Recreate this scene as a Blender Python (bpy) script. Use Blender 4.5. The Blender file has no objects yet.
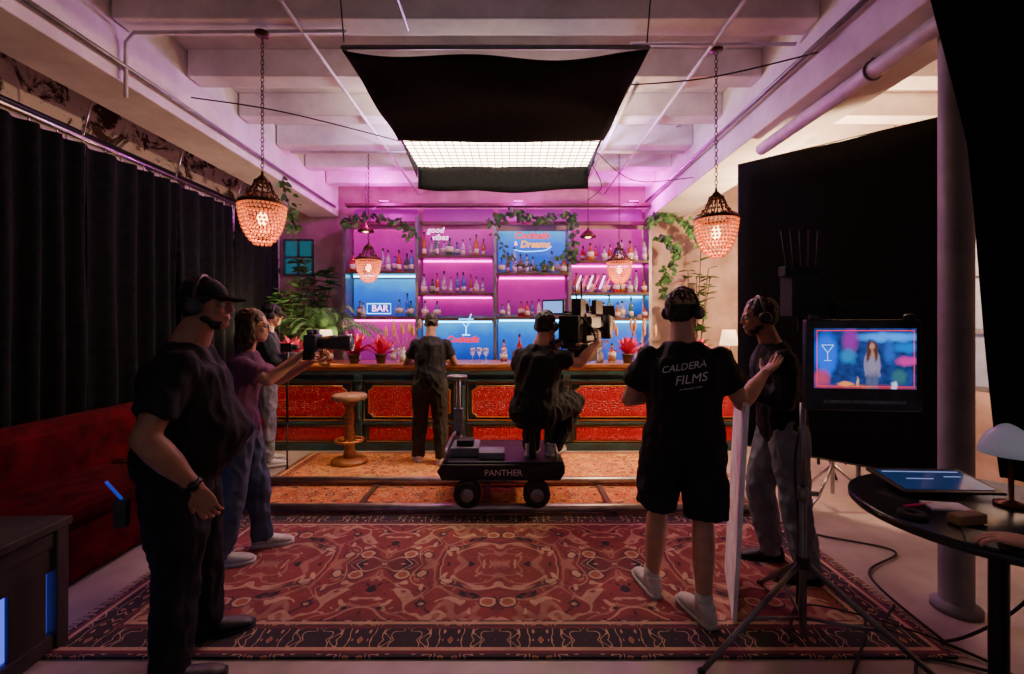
import bpy, bmesh, math, random
from mathutils import Vector, Matrix, noise
from mathutils.bvhtree import BVHTree
random.seed(7)
COL=bpy.context.scene.collection
pi=math.pi
sin,cos=math.sin,math.cos
# ------------------------------------------------------------------ materials
def newmat(name):
    m=bpy.data.materials.new(name); m.use_nodes=True
    nt=m.node_tree; b=nt.nodes['Principled BSDF']
    return m,nt,b
def mth(nt,op,a,b=None,c=None,clamp=False):
    n=nt.nodes.new('ShaderNodeMath'); n.operation=op; n.use_clamp=clamp
    for i,x in enumerate((a,b,c)):
        if x is None: continue
        if isinstance(x,(int,float)): n.inputs[i].default_value=x
        else: nt.links.new(x,n.inputs[i])
    return n.outputs[0]
def mixc(nt,f,a,b):
    n=nt.nodes.new('ShaderNodeMix'); n.data_type='RGBA'
    if isinstance(f,(int,float)): n.inputs[0].default_value=f
    else: nt.links.new(f,n.inputs[0])
    for i,x in ((6,a),(7,b)):
        if isinstance(x,tuple): n.inputs[i].default_value=(*x[:3],1)
        else: nt.links.new(x,n.inputs[i])
    return n.outputs[2]
def objco(nt,scale=(1,1,1)):
    tc=nt.nodes.new('ShaderNodeTexCoord'); mp=nt.nodes.new('ShaderNodeMapping')
    mp.inputs['Scale'].default_value=scale
    nt.links.new(tc.outputs['Object'],mp.inputs[0]); return mp.outputs[0]
def nz(nt,co,scale,detail=4,dist=0,rough=.5):
    n=nt.nodes.new('ShaderNodeTexNoise'); nt.links.new(co,n.inputs['Vector'])
    n.inputs['Scale'].default_value=scale; n.inputs['Detail'].default_value=detail
    n.inputs['Distortion'].default_value=dist; n.inputs['Roughness'].default_value=rough
    return n.outputs[0]
def sstep(nt,x,a,b):
    n=nt.nodes.new('ShaderNodeMapRange'); n.inputs[1].default_value=a; n.inputs[2].default_value=b
    nt.links.new(x,n.inputs[0]); return n.outputs[0]
def pm(name,c1,c2=None,rough=.6,metal=0,scale=8,detail=4,bump=0,emit=None,es=0,st=(1,1,1),lo=.35,hi=.65,sheen=0,trans=0,nr=.5,dist=0,spec=None):
    m,nt,b=newmat(name)
    if c2 is None: c2=tuple(x*.75 for x in c1)
    co=objco(nt,st); n=nz(nt,co,scale,detail,dist,nr)
    c=mixc(nt,sstep(nt,n,lo,hi),c1,c2); nt.links.new(c,b.inputs['Base Color'])
    b.inputs['Roughness'].default_value=rough; b.inputs['Metallic'].default_value=metal
    if spec is not None: b.inputs['Specular IOR Level'].default_value=spec
    if sheen: b.inputs['Sheen Weight'].default_value=sheen
    if trans: b.inputs['Transmission Weight'].default_value=trans
    if bump:
        bp=nt.nodes.new('ShaderNodeBump'); bp.inputs['Strength'].default_value=bump; bp.inputs['Distance'].default_value=.02
        nt.links.new(n,bp.inputs['Height']); nt.links.new(bp.outputs[0],b.inputs['Normal'])
    if emit:
        b.inputs['Emission Color'].default_value=(*emit,1); b.inputs['Emission Strength'].default_value=es
    return m
def em(name,c,s,base=None):
    return pm(name,base or tuple(x*.5 for x in c),None,rough=.5,emit=c,es=s)
def gradpanel(name,topc,midc,lowc,s):
    # self-glowing acrylic panel; the edge strip's falloff is painted into its emission by height
    m,nt,b=newmat(name); tc=nt.nodes.new('ShaderNodeTexCoord'); sp=nt.nodes.new('ShaderNodeSeparateXYZ'); nt.links.new(tc.outputs['Generated'],sp.inputs[0])
    n=nz(nt,tc.outputs['Object'],3.5,4); z=mth(nt,'ADD',sp.outputs[2],mth(nt,'MULTIPLY',mth(nt,'SUBTRACT',n,.5),.5))
    c=mixc(nt,sstep(nt,z,0,.65),lowc,midc); c=mixc(nt,sstep(nt,z,.65,1.05),c,topc)
    b.inputs['Base Color'].default_value=(*[q*.15 for q in midc],1); b.inputs['Roughness'].default_value=.4
    nt.links.new(c,b.inputs['Emission Color']); b.inputs['Emission Strength'].default_value=s
    return m
def ornament(name,hx,hy,field,motif,line,border,bmotif,bw,tile,sc=6,plane='xy',rough=.95,dark=(.02,.015,.03),lf=.7,wear=.45,freq=34.,bump=.25,carve=False,soft=.02,flowers=0,ring=.85):
    m,nt,b=newmat(name); tc=nt.nodes.new('ShaderNodeTexCoord'); sp=nt.nodes.new('ShaderNodeSeparateXYZ')
    nt.links.new(tc.outputs['Object'],sp.inputs[0])
    x=sp.outputs[0]; y=sp.outputs[1] if plane=='xy' else sp.outputs[2]
    def fold(t):
        c=nt.nodes.new('ShaderNodeCombineXYZ')
        nt.links.new(mth(nt,'PINGPONG',x,t),c.inputs[0]); nt.links.new(mth(nt,'PINGPONG',y,t*.8),c.inputs[1]); return c.outputs[0]
    def near(v,p,w): return sstep(nt,mth(nt,'ABSOLUTE',mth(nt,'SUBTRACT',v,p)),w,w*.6)
    f=fold(tile); a=nz(nt,f,sc,1.5,1.0)
    con=mth(nt,'ABSOLUTE',mth(nt,'SINE',mth(nt,'MULTIPLY',a,freq)))
    line_f=sstep(nt,con,.30,.18)
    a2=nz(nt,f,sc*3.4,2,1.0)
    c=mixc(nt,sstep(nt,a,.52,.52+soft),field,motif)
    c=mixc(nt,sstep(nt,a2,.62,.62+soft),c,dark)
    c=mixc(nt,mth(nt,'MULTIPLY',line_f,lf),c,line)
    c=mixc(nt,sstep(nt,a2,.38,.38-soft),c,line)
    if flowers:
        vo=nt.nodes.new('ShaderNodeTexVoronoi'); vo.inputs['Scale'].default_value=flowers; vo.inputs['Randomness'].default_value=.8; nt.links.new(f,vo.inputs['Vector']); d=vo.outputs['Distance']
        pet=mth(nt,'MULTIPLY',nz(nt,f,sc*6,1),.22); d=mth(nt,'ADD',d,mth(nt,'SUBTRACT',pet,.11))
        c=mixc(nt,sstep(nt,d,.33,.30),c,dark); c=mixc(nt,sstep(nt,d,.29,.26),c,line); c=mixc(nt,sstep(nt,d,.20,.17),c,bmotif); c=mixc(nt,sstep(nt,d,.08,.06),c,line)
        ln=nt.nodes.new('ShaderNodeVectorMath'); ln.operation='LENGTH'; nt.links.new(f,ln.inputs[0]); r=mth(nt,'ADD',ln.outputs['Value'],mth(nt,'MULTIPLY',mth(nt,'SUBTRACT',a,.5),.9))
        for p,wd in((tile*.35,.014),(tile*.75,.012),(tile*1.1,.014)): c=mixc(nt,mth(nt,'MULTIPLY',near(r,p,wd),ring),c,line)
        c=mixc(nt,mth(nt,'MULTIPLY',near(r,tile*.40,.010),ring),c,dark)
    if bw>0:
        e=mth(nt,'MAXIMUM',mth(nt,'SUBTRACT',mth(nt,'ABSOLUTE',x),hx-bw),mth(nt,'SUBTRACT',mth(nt,'ABSOLUTE',y),hy-bw))
        g=fold(bw*.85); ba=nz(nt,g,sc*2.4,1.5,1.2)
        bc=mixc(nt,sstep(nt,ba,.54,.54+soft),border,bmotif)
        bc=mixc(nt,mth(nt,'LESS_THAN',mth(nt,'ABSOLUTE',mth(nt,'SINE',mth(nt,'MULTIPLY',ba,22.))),.25),bc,line)
        for p in (.02,bw*.2,bw*.8,bw-.03):
            bc=mixc(nt,mth(nt,'LESS_THAN',mth(nt,'ABSOLUTE',mth(nt,'SUBTRACT',e,p)),.011),bc,line if p in(.02,bw*.8) else motif)
        c=mixc(nt,mth(nt,'GREATER_THAN',e,0.),c,bc)
    w=nz(nt,tc.outputs['Object'],5,6,0,.7)
    c=mixc(nt,mth(nt,'MULTIPLY',sstep(nt,w,.4,.75),wear),c,dark)
    nt.links.new(c,b.inputs['Base Color']); b.inputs['Roughness'].default_value=rough
    bp=nt.nodes.new('ShaderNodeBump'); bp.inputs['Strength'].default_value=bump; bp.inputs['Distance'].default_value=.01
    nt.links.new(con if carve else nz(nt,tc.outputs['Object'],160,2),bp.inputs['Height']); nt.links.new(bp.outputs[0],b.inputs['Normal'])
    return m
def picture(name,layers,es,base=(.01,.03,.15)):
    # soft-focus picture shown on a screen, painted from soft ellipses in object space (x,z)
    m,nt,b=newmat(name); tc=nt.nodes.new('ShaderNodeTexCoord'); sp=nt.nodes.new('ShaderNodeSeparateXYZ')
    nt.links.new(tc.outputs['Object'],sp.inputs[0]); n=nz(nt,tc.outputs['Object'],30,4)
    wob=mth(nt,'MULTIPLY',mth(nt,'SUBTRACT',n,.5),.022)
    x=mth(nt,'ADD',sp.outputs[0],wob); z=mth(nt,'SUBTRACT',sp.outputs[2],wob)
    c=mixc(nt,sstep(nt,n,.35,.65),base,tuple(q*.4 for q in base))
    for cx,cz,rx,rz,col,soft in layers:
        dx=mth(nt,'POWER',mth(nt,'ABSOLUTE',mth(nt,'DIVIDE',mth(nt,'SUBTRACT',x,cx),rx)),2.2)
        dz=mth(nt,'POWER',mth(nt,'ABSOLUTE',mth(nt,'DIVIDE',mth(nt,'SUBTRACT',z,cz),rz)),2.2)
        d=mth(nt,'ADD',dx,dz); f=sstep(nt,d,1+soft*1.5,1-soft*1.3); c=mixc(nt,f,c,col)
    b.inputs['Base Color'].default_value=(.01,.01,.012,1); b.inputs['Roughness'].default_value=.25
    nt.links.new(c,b.inputs['Emission Color']); b.inputs['Emission Strength'].default_value=es
    return m
# ------------------------------------------------------------------ mesh accumulator
class M:
    def __init__(s): s.v=[];s.f=[];s.m=[];s.k=[]
    def add(s,vs,fs,m=0,k=False):
        o=len(s.v); s.v+=[tuple(v) for v in vs]; s.f+=[tuple(i+o for i in f) for f in fs]
        s.m+=[m]*len(fs); s.k+=[k]*len(fs); return s
    def box(s,c,d,m=0,R=None):
        c=Vector(c); vs=[]
        for z in(-.5,.5):
            for y in(-.5,.5):
                for x in(-.5,.5):
                    p=Vector((x*d[0],y*d[1],z*d[2]))
                    if R: p=R@p
                    vs.append(c+p)
        return s.add(vs,[(0,2,3,1),(4,5,7,6),(0,1,5,4),(2,6,7,3),(0,4,6,2),(1,3,7,5)],m)
    def rings(s,rs,m=0,cap=True,k=True,closed=False):
        n=len(rs[0]); vs=[p for r in rs for p in r]; fs=[]
        L=len(rs)
        for i in range(L if closed else L-1):
            a=i*n; b=((i+1)%L)*n
            for j in range(n): fs.append((a+j,a+(j+1)%n,b+(j+1)%n,b+j))
        if cap and not closed: fs+= [tuple(range(n-1,-1,-1)),tuple(range((L-1)*n,L*n))]
        return s.add(vs,fs,m,k)
    def cyl(s,a,b,r,r2=None,n=12,m=0,k=True):
        a=Vector(a);b=Vector(b); r2=r if r2 is None else r2
        d=(b-a).normalized(); u=d.orthogonal().normalized(); w=d.cross(u)
        return s.rings([[p+(u*cos(2*pi*i/n)+w*sin(2*pi*i/n))*q for i in range(n)] for p,q in((a,r),(b,r2))],m,k=k)
    def tube(s,pts,r,n=8,m=0,closed=False,rr=None):
        P=[Vector(p) for p in pts]; L=len(P); u=None; R=[]
        for i in range(L):
            if closed: d=(P[(i+1)%L]-P[i-1])
            else: d=P[min(i+1,L-1)]-P[max(i-1,0)]
            d.normalize()
            u=d.orthogonal() if u is None else u-d*u.dot(d)
            u.normalize(); w=d.cross(u); q=rr[i] if rr else r
            R.append([P[i]+(u*cos(2*pi*j/n)+w*sin(2*pi*j/n))*q for j in range(n)])
        return s.rings(R,m,closed=closed)
    def lathe(s,prof,c=(0,0,0),n=20,m=0,R=None,k=True):
        c=Vector(c); rs=[]
        for r,z in prof:
            ring=[]
            for j in range(n):
                p=Vector((max(r,1e-4)*cos(2*pi*j/n),max(r,1e-4)*sin(2*pi*j/n),z))
                if R: p=R@p
                ring.append(c+p)
            rs.append(ring)
        return s.rings(rs,m,k=k)
    def ball(s,c,r,m=0,n=14,R=None,h=8):
        if isinstance(r,(int,float)): r=(r,r,r)
        c=Vector(c); rs=[]
        for i in range(h+1):
            t=-pi/2+pi*i/h; q=max(cos(t),.02); ring=[]
            for j in range(n):
                p=Vector((r[0]*q*cos(2*pi*j/n),r[1]*q*sin(2*pi*j/n),r[2]*sin(t)))
                if R: p=R@p
                ring.append(c+p)
            rs.append(ring)
        return s.rings(rs,m)
    def torus(s,c,R,r,ax='z',n=24,m=0,k=6):
        c=Vector(c); P=[]
        for i in range(n):
            a=2*pi*i/n
            p={'z':(R*cos(a),R*sin(a),0),'y':(R*cos(a),0,R*sin(a)),'x':(0,R*cos(a),R*sin(a))}[ax]
            P.append(c+Vector(p))
        return s.tube(P,r,k,m,closed=True)
    def prism(s,pts,off,m=0):
        n=len(pts); o=Vector(off); P=[Vector(p) for p in pts]
        return s.add(P+[p+o for p in P],[tuple(range(n-1,-1,-1)),tuple(range(n,2*n))]+[(i,(i+1)%n,n+(i+1)%n,n+i) for i in range(n)],m)
    def mesh(s,name):
        me=bpy.data.meshes.new(name); me.from_pydata(s.v,[],s.f)
        me.polygons.foreach_set('material_index',s.m); me.polygons.foreach_set('use_smooth',s.k); me.update(); return me
    def build(s,name,mats,parent=None,loc=(0,0,0),rz=0,bevel=0,rot=None,label=None):
        me=s.mesh(name)
        for x in (mats if isinstance(mats,(list,tuple)) else [mats]): me.materials.append(x)
        bm=bmesh.new(); bm.from_mesh(me); bmesh.ops.recalc_face_normals(bm,faces=bm.faces); bm.to_mesh(me); bm.free()
        return addobj(me,name,parent,loc,rz,bevel,rot,label)
def addobj(me,name,parent=None,loc=(0,0,0),rz=0,bevel=0,rot=None,label=None):
    o=bpy.data.objects.new(name,me); COL.objects.link(o); o.location=loc; o.rotation_euler=rot if rot else (0,0,rz)
    if parent: o.parent=parent
    if label: o['label']=label
    if bevel:
        b=o.modifiers.new('b','BEVEL'); b.width=bevel; b.segments=2; b.limit_method='ANGLE'
    return o
def top(o,label,cat,group=None,kind=None):
    o['label']=label; o['category']=cat
    if group: o['group']=group
    if kind: o['kind']=kind
    return o
def thing(name,label,cat,loc=(0,0,0),rz=0,group=None):
    e=bpy.data.objects.new(name,None); e.empty_display_size=.1; COL.objects.link(e); e.location=loc; e.rotation_euler=(0,0,rz)
    return top(e,label,cat,group)
def struct(o): o['kind']='structure'; return o
def dup(r,loc,rz=None,label=None,scale=None):
    n=r.copy(); COL.objects.link(n); n.location=loc
    if rz is not None: n.rotation_euler=(0,0,rz)
    if scale: n.scale=(scale,)*3
    if label: n['label']=label
    def rec(a,b):
        for ch in a.children:
            c=ch.copy(); COL.objects.link(c); c.parent=b; rec(ch,c)
    rec(r,n); return n
def textmesh(body,size,ext=.002,align='CENTER',sp=1,shear=0,off=0,bold=0):
    cu=bpy.data.curves.new('t','FONT'); cu.body=body; cu.size=size; cu.extrude=ext; cu.align_x=align; cu.align_y='CENTER'; cu.shear=shear; cu.offset=off
    cu.resolution_u=3; cu.space_line=sp
    o=bpy.data.objects.new('t',cu); COL.objects.link(o); dg=bpy.context.evaluated_depsgraph_get()
    me=bpy.data.meshes.new_from_object(o.evaluated_get(dg)); bpy.data.objects.remove(o); return me
def text(body,size,mat,name,parent,loc,rot=(pi/2,0,0),**k):
    me=textmesh(body,size,**k); me.materials.clear(); me.materials.append(mat)
    return addobj(me,name,parent,loc,rot=rot)
def remesh(mm,vox,it=6,disp=None):
    me=mm.mesh('tmp'); o=bpy.data.objects.new('tmp',me); COL.objects.link(o)
    r=o.modifiers.new('r','REMESH'); r.mode='VOXEL'; r.voxel_size=vox; r.use_smooth_shade=True
    if it: s=o.modifiers.new('s','SMOOTH'); s.factor=.5; s.iterations=it
    dg=bpy.context.evaluated_depsgraph_get(); out=bpy.data.meshes.new_from_object(o.evaluated_get(dg))
    bpy.data.objects.remove(o); bpy.data.meshes.remove(me)
    if disp:
        amt,fr=disp
        co=[v.co.copy() for v in out.vertices]; no=[v.normal.copy() for v in out.vertices]
        for v,c,n in zip(out.vertices,co,no):
            q=Vector((c.x*fr,c.y*fr,c.z*fr*.55))
            a=noise.noise(q)+.5*noise.noise(q*2.3+Vector((5,3,1)))
            a=1-2*abs(a)
            v.co=c+n*amt*(a-.35)
    return out
def light(tp,loc,col,en,size=.2,rot=None,par=None,**k):
    L=bpy.data.lights.new('lamp_light',tp); L.energy=en; L.color=col
    if tp=='AREA': L.size=size; 
    else: L.shadow_soft_size=size
    if tp=='SPOT': L.spot_size=k.get('ang',1.2); L.spot_blend=.5
    o=bpy.data.objects.new('lamp_light',L); COL.objects.link(o); o.location=loc
    if rot: o.rotation_euler=rot
    if par: o.parent=par
    return o
# ------------------------------------------------------------------ palette
m_concrete=pm('concrete_floor',(.42,.35,.31),(.27,.22,.20),rough=.45,scale=2.5,detail=8,bump=.1)
m_ceil=pm('painted_ceiling',(.84,.80,.80),(.58,.54,.55),rough=.7,scale=2.2,detail=11,bump=.35,nr=.65)
m_wall=pm('plaster_wall',(.46,.32,.27),(.28,.19,.16),rough=.8,scale=3,detail=9,bump=.3)
m_peel=pm('peeling_paint',(.70,.62,.62),(.05,.02,.022),rough=.85,scale=3.2,detail=14,bump=.5,lo=.51,hi=.56,nr=.72,dist=.6)
m_black=pm('black_fabric',(.008,.008,.010),(.004,.004,.005),rough=1,scale=30,spec=.1)
m_drape=pm('black_drape',(.007,.010,.011),(.003,.004,.005),rough=1,scale=20,spec=.15)
m_blk=pm('black_metal',(.02,.02,.022),(.012,.012,.013),rough=.4,metal=.3,scale=30)
m_cam=pm('camera_black',(.04,.04,.045),(.02,.02,.023),rough=.35,metal=.2,scale=30)
m_rub=pm('rubber',(.02,.02,.02),rough=.8,scale=30)
m_chrome=pm('chrome',(.6,.6,.62),(.45,.45,.47),rough=.25,metal=1,scale=10)
m_grey=pm('grey_metal',(.25,.25,.27),(.18,.18,.19),rough=.4,metal=.7,scale=10)
m_pipe=pm('painted_pipe',(.65,.6,.64),(.5,.47,.5),rough=.5,scale=10)
m_wood=pm('warm_wood',(.44,.17,.05),(.20,.07,.02),rough=.3,scale=5,detail=8,st=(1,8,8),bump=.05)
m_woodd=pm('dark_wood',(.10,.05,.025),(.05,.025,.015),rough=.45,scale=6,detail=8,st=(1,8,8))
m_teal=pm('teal_paint',(.035,.10,.10),(.04,.045,.035),rough=.35,scale=7,detail=8)
m_gold=pm('gold_trim',(.70,.34,.10),(.5,.25,.07),rough=.3,metal=.5,scale=20)
m_velvet=pm('red_velvet',(.08,.002,.005),(.03,.001,.002),rough=.95,scale=9,bump=.2,spec=.1)
m_white=pm('white_plastic',(.7,.7,.68),rough=.5)
m_leaf=pm('green_leaf',(.10,.27,.08),(.04,.13,.05),rough=.5,scale=15)
m_redleaf=pm('red_leaf',(.85,.02,.10),(.6,.02,.2),rough=.5,scale=15)
m_pampas=pm('dried_grass',(.6,.38,.2),(.4,.22,.1),rough=.9,scale=20)
m_terra=pm('pot_clay',(.2,.07,.04),rough=.8)
m_glow=em('warm_bulb',(1,.55,.22),10)
m_mag=em('magenta_led',(1,.0,.62),14)
m_magp=gradpanel('magenta_backlit_panel',(1.0,.0,.52),(.58,.0,.34),(.22,.0,.20),.85)
m_magt=gradpanel('violet_backlit_panel',(.40,.0,.34),(.45,.0,.32),(.60,.0,.40),.66)
m_blue=gradpanel('blue_backlit_panel',(.04,.55,1),(.0,.16,.9),(.01,.04,.42),1.15)
m_blues=em('blue_led',(.08,.55,1),16)
m_npink=em('neon_pink',(1,.0,.12),1.8)
m_nwhite=em('neon_white',(1,.45,.85),4)
m_nblue=em('neon_blue',(.1,.5,1),6)
m_nyel=em('neon_yellow',(1,.40,.0),1.6)
m_nred=em('neon_red',(1,.0,.0),1.5,(.2,0,0))
m_cyan=em('teal_window_glow',(.02,.25,.3),.35)
# ------------------------------------------------------------------ room shell
X0,X1,Y0,Y1,ZC=-3.8,4.6,-1.2,7.45,3.95
struct(M().box(((X0+X1)/2,(Y0+Y1)/2,-.05),(X1-X0,Y1-Y0,.1)).build('floor',m_concrete))
struct(M().box(((X0+X1)/2,(Y0+Y1)/2,ZC+.05),(X1-X0,Y1-Y0,.1)).build('ceiling',m_ceil))
struct(M().box(((X0+X1)/2,Y1+.05,ZC/2),(X1-X0,.1,ZC)).build('wall_back',m_wall))
struct(M().box((X0-.05,(Y0+Y1)/2,ZC/2),(.1,Y1-Y0,ZC)).build('wall_left',m_peel))
w=M(); w.box((X1+.05,1.0,ZC/2),(.1,4.4,ZC)).box((X1+.05,6.8,ZC/2),(.1,1.3,ZC)).box((X1+.05,4.68,.45),(.1,2.95,.9)).box((X1+.05,4.68,3.3),(.1,2.95,1.3))
struct(w.build('wall_right',m_wall))
m_day=em('frosted_daylight',(.45,.5,.7),.12)
w=M(); 
for i in range(5): w.box((0,-1.45+i*.725,.87),(.06,.05,1.75),0)
for i in range(4): w.box((0,0,.02+i*.57),(.06,2.95,.05),0)
w.box((.02,0,.87),(.01,2.9,1.7),1)
struct(w.build('window_1',[m_grey,m_day],loc=(X1+.03,4.68,.9)))
w=M(); w.box((0,0,0),(.46,.02,.55),1)
for x in(-.23,0,.23): w.box((x,-.02,0),(.03,.04,.58),0)
for z in(-.28,0,.28): w.box((0,-.02,z),(.46,.04,.03),0)
struct(w.build('window_2',[m_teal,m_cyan],loc=(-3.47,Y1-.03,2.65)))
struct(M().box((-3.08,(Y0+Y1)/2,3.635),(.48,Y1-Y0,.63)).build('trim_1',m_ceil,bevel=.01))
struct(M().box((2.45,(Y0+Y1)/2,3.6),(.55,Y1-Y0,.7)).build('trim_2',m_ceil,bevel=.01))
for i,y in enumerate((1.7,2.5,3.3,4.05,4.8,5.55,6.3,7.0)):
    w=M(); w.box((-.325,y,3.83),(4.99,.2,.24)).box((3.66,y,3.83),(1.85,.2,.24))
    struct(w.build('trim_%d'%(i+3),m_ceil,bevel=.01))
def pipe(pts,r,label,name='ceiling_conduit',mat=None):
    o=M().tube(pts,r,10).build(name,mat or m_pipe); return top(o,label,'pipe')
def smooth(pts,n=8):
    P=[Vector(p) for p in pts]; out=[]
    for i in range(len(P)-1):
        p0=P[max(i-1,0)];p1=P[i];p2=P[i+1];p3=P[min(i+2,len(P)-1)]
        for k in range(n):
            t=k/n; out.append(.5*((2*p1)+(p2-p0)*t+(2*p0-5*p1+4*p2-p3)*t*t+(3*p1-p0-3*p2+p3)*t**3))
    out.append(P[-1]); return out
pipe([(-1.52,0,3.68),(-1.52,7.4,3.68)],.015,'thin white conduit running along the ceiling joists')
pipe([(1.55,0,3.68),(1.5,7.4,3.68)],.015,'thin white conduit running along the ceiling joists')
pipe([(-2.8,3.3,3.2),(-2.8,3.3,3.6),(-2.74,3.3,3.67),(-1.2,3.3,3.68)],.014,'bent steel conduit crossing under a ceiling joist')
pipe([(.9,3.45,3.68),(2.15,3.45,3.68)],.014,'steel conduit that carries a pendant lamp')
pipe([(2.3,.5,3.17),(2.3,4.2,3.17)],.055,'thick white painted pipe under the concrete girder')
pipe([(1.1,4.0,3.67),(1.1,6.9,3.67)],.022,'white conduit beneath the ceiling')
pipe([(-2.80,1.0,3.42),(-2.80,7.2,3.42)],.018,'grey conduit fixed along the girder side',mat=m_grey)
pipe([(-2.4,2.5,3.68),(2.1,2.5,3.66)],.012,'slim grey conduit crossing under a ceiling joist',mat=m_grey)
pipe([(-2.7,5.55,3.66),(2.1,5.55,3.66)],.018,'white conduit crossing under a ceiling joist')
pipe([(2.12,1.2,3.5),(2.12,7.2,3.5)],.020,'grey conduit fixed along the girder side',mat=m_grey)
pipe([(-.75,.5,3.69),(-.75,3.3,3.69)],.010,'slim grey conduit beneath the ceiling',mat=m_grey)
for q,(x,y) in enumerate(((-2.1,4.3),(1.9,5.2),(-2.2,6.0))):
    w=M(); w.cyl((0,0,0),(0,0,.12),.012).lathe([(.028,-.01),(.03,0),(.012,.012)],n=12); top(w.build('ceiling_sprinkler',m_chrome,loc=(x,y,3.83)),'small chrome sprinkler head on the ceiling','sprinkler','ceiling sprinklers')
for pts in ([(.85,3.9,3.60),(1.5,3.5,3.45),(2.28,3.2,3.5)],[(.9,4.9,3.42),(1.4,5.2,3.2),(2.15,5.4,3.3)],[(-2.75,3.9,3.5),(-2.0,4.0,3.42),(-1.1,4.6,3.40)],[(.88,5.1,3.38),(1.1,5.6,3.25),(1.15,6.9,3.45)]):
    top(M().tube(smooth(pts,10),.006,6).build('power_cable',m_rub),'thin black cable sagging beneath the ceiling','cable')
w=M(); w.cyl((0,0,0),(0,0,.75),.01).torus((0,0,-.03),.06,.008,'y')
top(w.build('pipe_hanger',m_grey,loc=(2.3,2.9,3.2)),'steel threaded rod pipe hanger with ring','hanger')
# ------------------------------------------------------------------ left wall curtains
def curtain(name,pts_fn,nu,nv,mat):
    vs=[];fs=[]
    for i in range(nu+1):
        for j in range(nv+1): vs.append(pts_fn(i/nu,j/nv))
    for i in range(nu):
        for j in range(nv):
            a=i*(nv+1)+j; fs.append((a,a+1,a+nv+2,a+nv+1))
    w=M(); w.add(vs,fs,0,True); o=w.build(name,mat); sm=o.modifiers.new('s','SOLIDIFY'); sm.thickness=.006; return o
for i in range(6):
    y0=.6+i*1.0
    def fn(u,v,y0=y0,i=i):
        y=y0+u*.99; z=.03+v*2.95
        f=.055*sin(y*30+1.2*sin(y*5+i))*(.55+.45*(1-v))+.03*noise.noise(Vector((y*3,z*.8,i)))
        return (-3.4+f,y,z)
    top(curtain('black_curtain',fn,90,10,m_drape),'floor-length pleated black theatre curtain on a wall track','curtain','curtains along the side wall')
o=M().tube([(-3.4,.4,3.03),(-3.4,6.65,3.03)],.02,8)
for i in range(30): o.cyl((-3.4,.6+i*.2,3.03),(-3.4,.6+i*.2,2.97),.006,n=5)
for i in range(7): o.cyl((-3.4,.6+i,3.03),(-3.32,.6+i,3.33),.008,n=6)
top(o.build('curtain_rail',m_chrome),'long polished steel curtain rail with hooks','curtain rail')
top(M().tube([(-3.72,.2,3.2),(-3.72,6.9,3.2)],.03,8).build('wall_pipe',m_blk),'dark pipe fixed along the peeling wall','pipe')
def fn(u,v):
    z=3.6-v*1.05; x=-1.98+u*.25-.1*v
    return (x,1.55+.03*sin(u*20),z)
top(curtain('black_drape',fn,24,8,m_drape),'short black drape hanging from the ceiling','drape')
def fn(u,v):
    z=3.75-v*2.80
    t=max(0,(3.0-z)/1.9)
    xl=1.56+.10*min(t,.4)/.4+.27*max(0,t-.1)**1.2
    xr=2.45
    x=xl+(xr-xl)*u
    return (x,1.72+.045*sin(u*38+z*.8)+.12*u+.04*sin(z*2+u*3),z)
top(curtain('black_drape',fn,80,24,m_drape),'tall black drape swept to one side beside the column','drape')
# ------------------------------------------------------------------ rugs
m_rugA=ornament('persian_rug_red',2.15,.82,(.24,.045,.05),(.15,.03,.045),(.52,.32,.22),(.035,.024,.035),(.34,.12,.07),.26,.74,2.7,lf=.38,wear=.45,freq=14.,soft=.05,flowers=5.6,ring=.8)
m_rugB=ornament('persian_rug_orange',2.2,.42,(.55,.14,.04),(.36,.06,.03),(.72,.38,.14),(.10,.04,.04),(.5,.14,.04),.13,.50,5,freq=20.,flowers=11,ring=.5)
m_rugC=ornament('persian_rug_gold',2.3,.55,(.70,.25,.06),(.48,.11,.03),(.88,.50,.16),(.20,.05,.03),(.55,.2,.05),.15,.46,5.5,freq=20.,flowers=11,ring=.5)
def rug(hx,hy,loc,mat,label):
    w=M(); w.box((0,0,.006),(2*hx,2*hy,.012),0)
    for sx in(-1,1):
        n=int(hy*2/.03)
        for i in range(n): w.cyl((sx*hx,-hy+.015+i*.03,.006),(sx*(hx+.05),-hy+.015+i*.03+random.uniform(-.01,.01),.004),.003,n=4,m=1)
    top(w.build('persian_rug',[mat,m_pampas],loc=loc),label,'rug')
rug(2.15,.82,(-.08,2.93,0),m_rugA,'large red patterned oriental rug with dark border')
rug(2.2,.35,(-.15,4.13,0),m_rugB,'orange and red patterned oriental rug between the tracks')
rug(2.3,.48,(-.1,5.02,0),m_rugC,'golden orange patterned oriental rug in front of the bar')
# ------------------------------------------------------------------ bar counter
bar=thing('bar_counter','long teal bar counter with ornate red panels and wooden top','bar counter',(-.15,5.64,0))
w=M(); w.box((0,.3,1.045),(6.1,.72,.05)).box((0,.29,1.005),(6.04,.68,.035)); w.build('countertop',m_wood,bar,bevel=.012)
w=M(); w.box((0,.3,.495),(5.95,.56,.985)); w.box((0,0,.045),(6,.06,.09)).box((0,.0,.335),(6,.05,.035)).box((0,.0,.86),(6,.05,.03)).box((0,-.01,.96),(6,.07,.05))
w.build('bar_body',m_teal,bar,bevel=.006)
pw=1.28
for i in range(-2,4):
    x=.16+ (i-.5)*pw+.02
    if abs(x)>3: continue
    w=M()
    w.box((x,-.005,.5),(.07,.07,.78)).box((x,-.02,.9),(.09,.10,.08))
    w.lathe([(.03,0),(.035,.03),(.02,.06),(.03,.2),(.025,.38),(.035,.42)],(x,-.035,.38),8)
    w.build('pilaster',m_teal,bar,bevel=.004)
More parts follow.
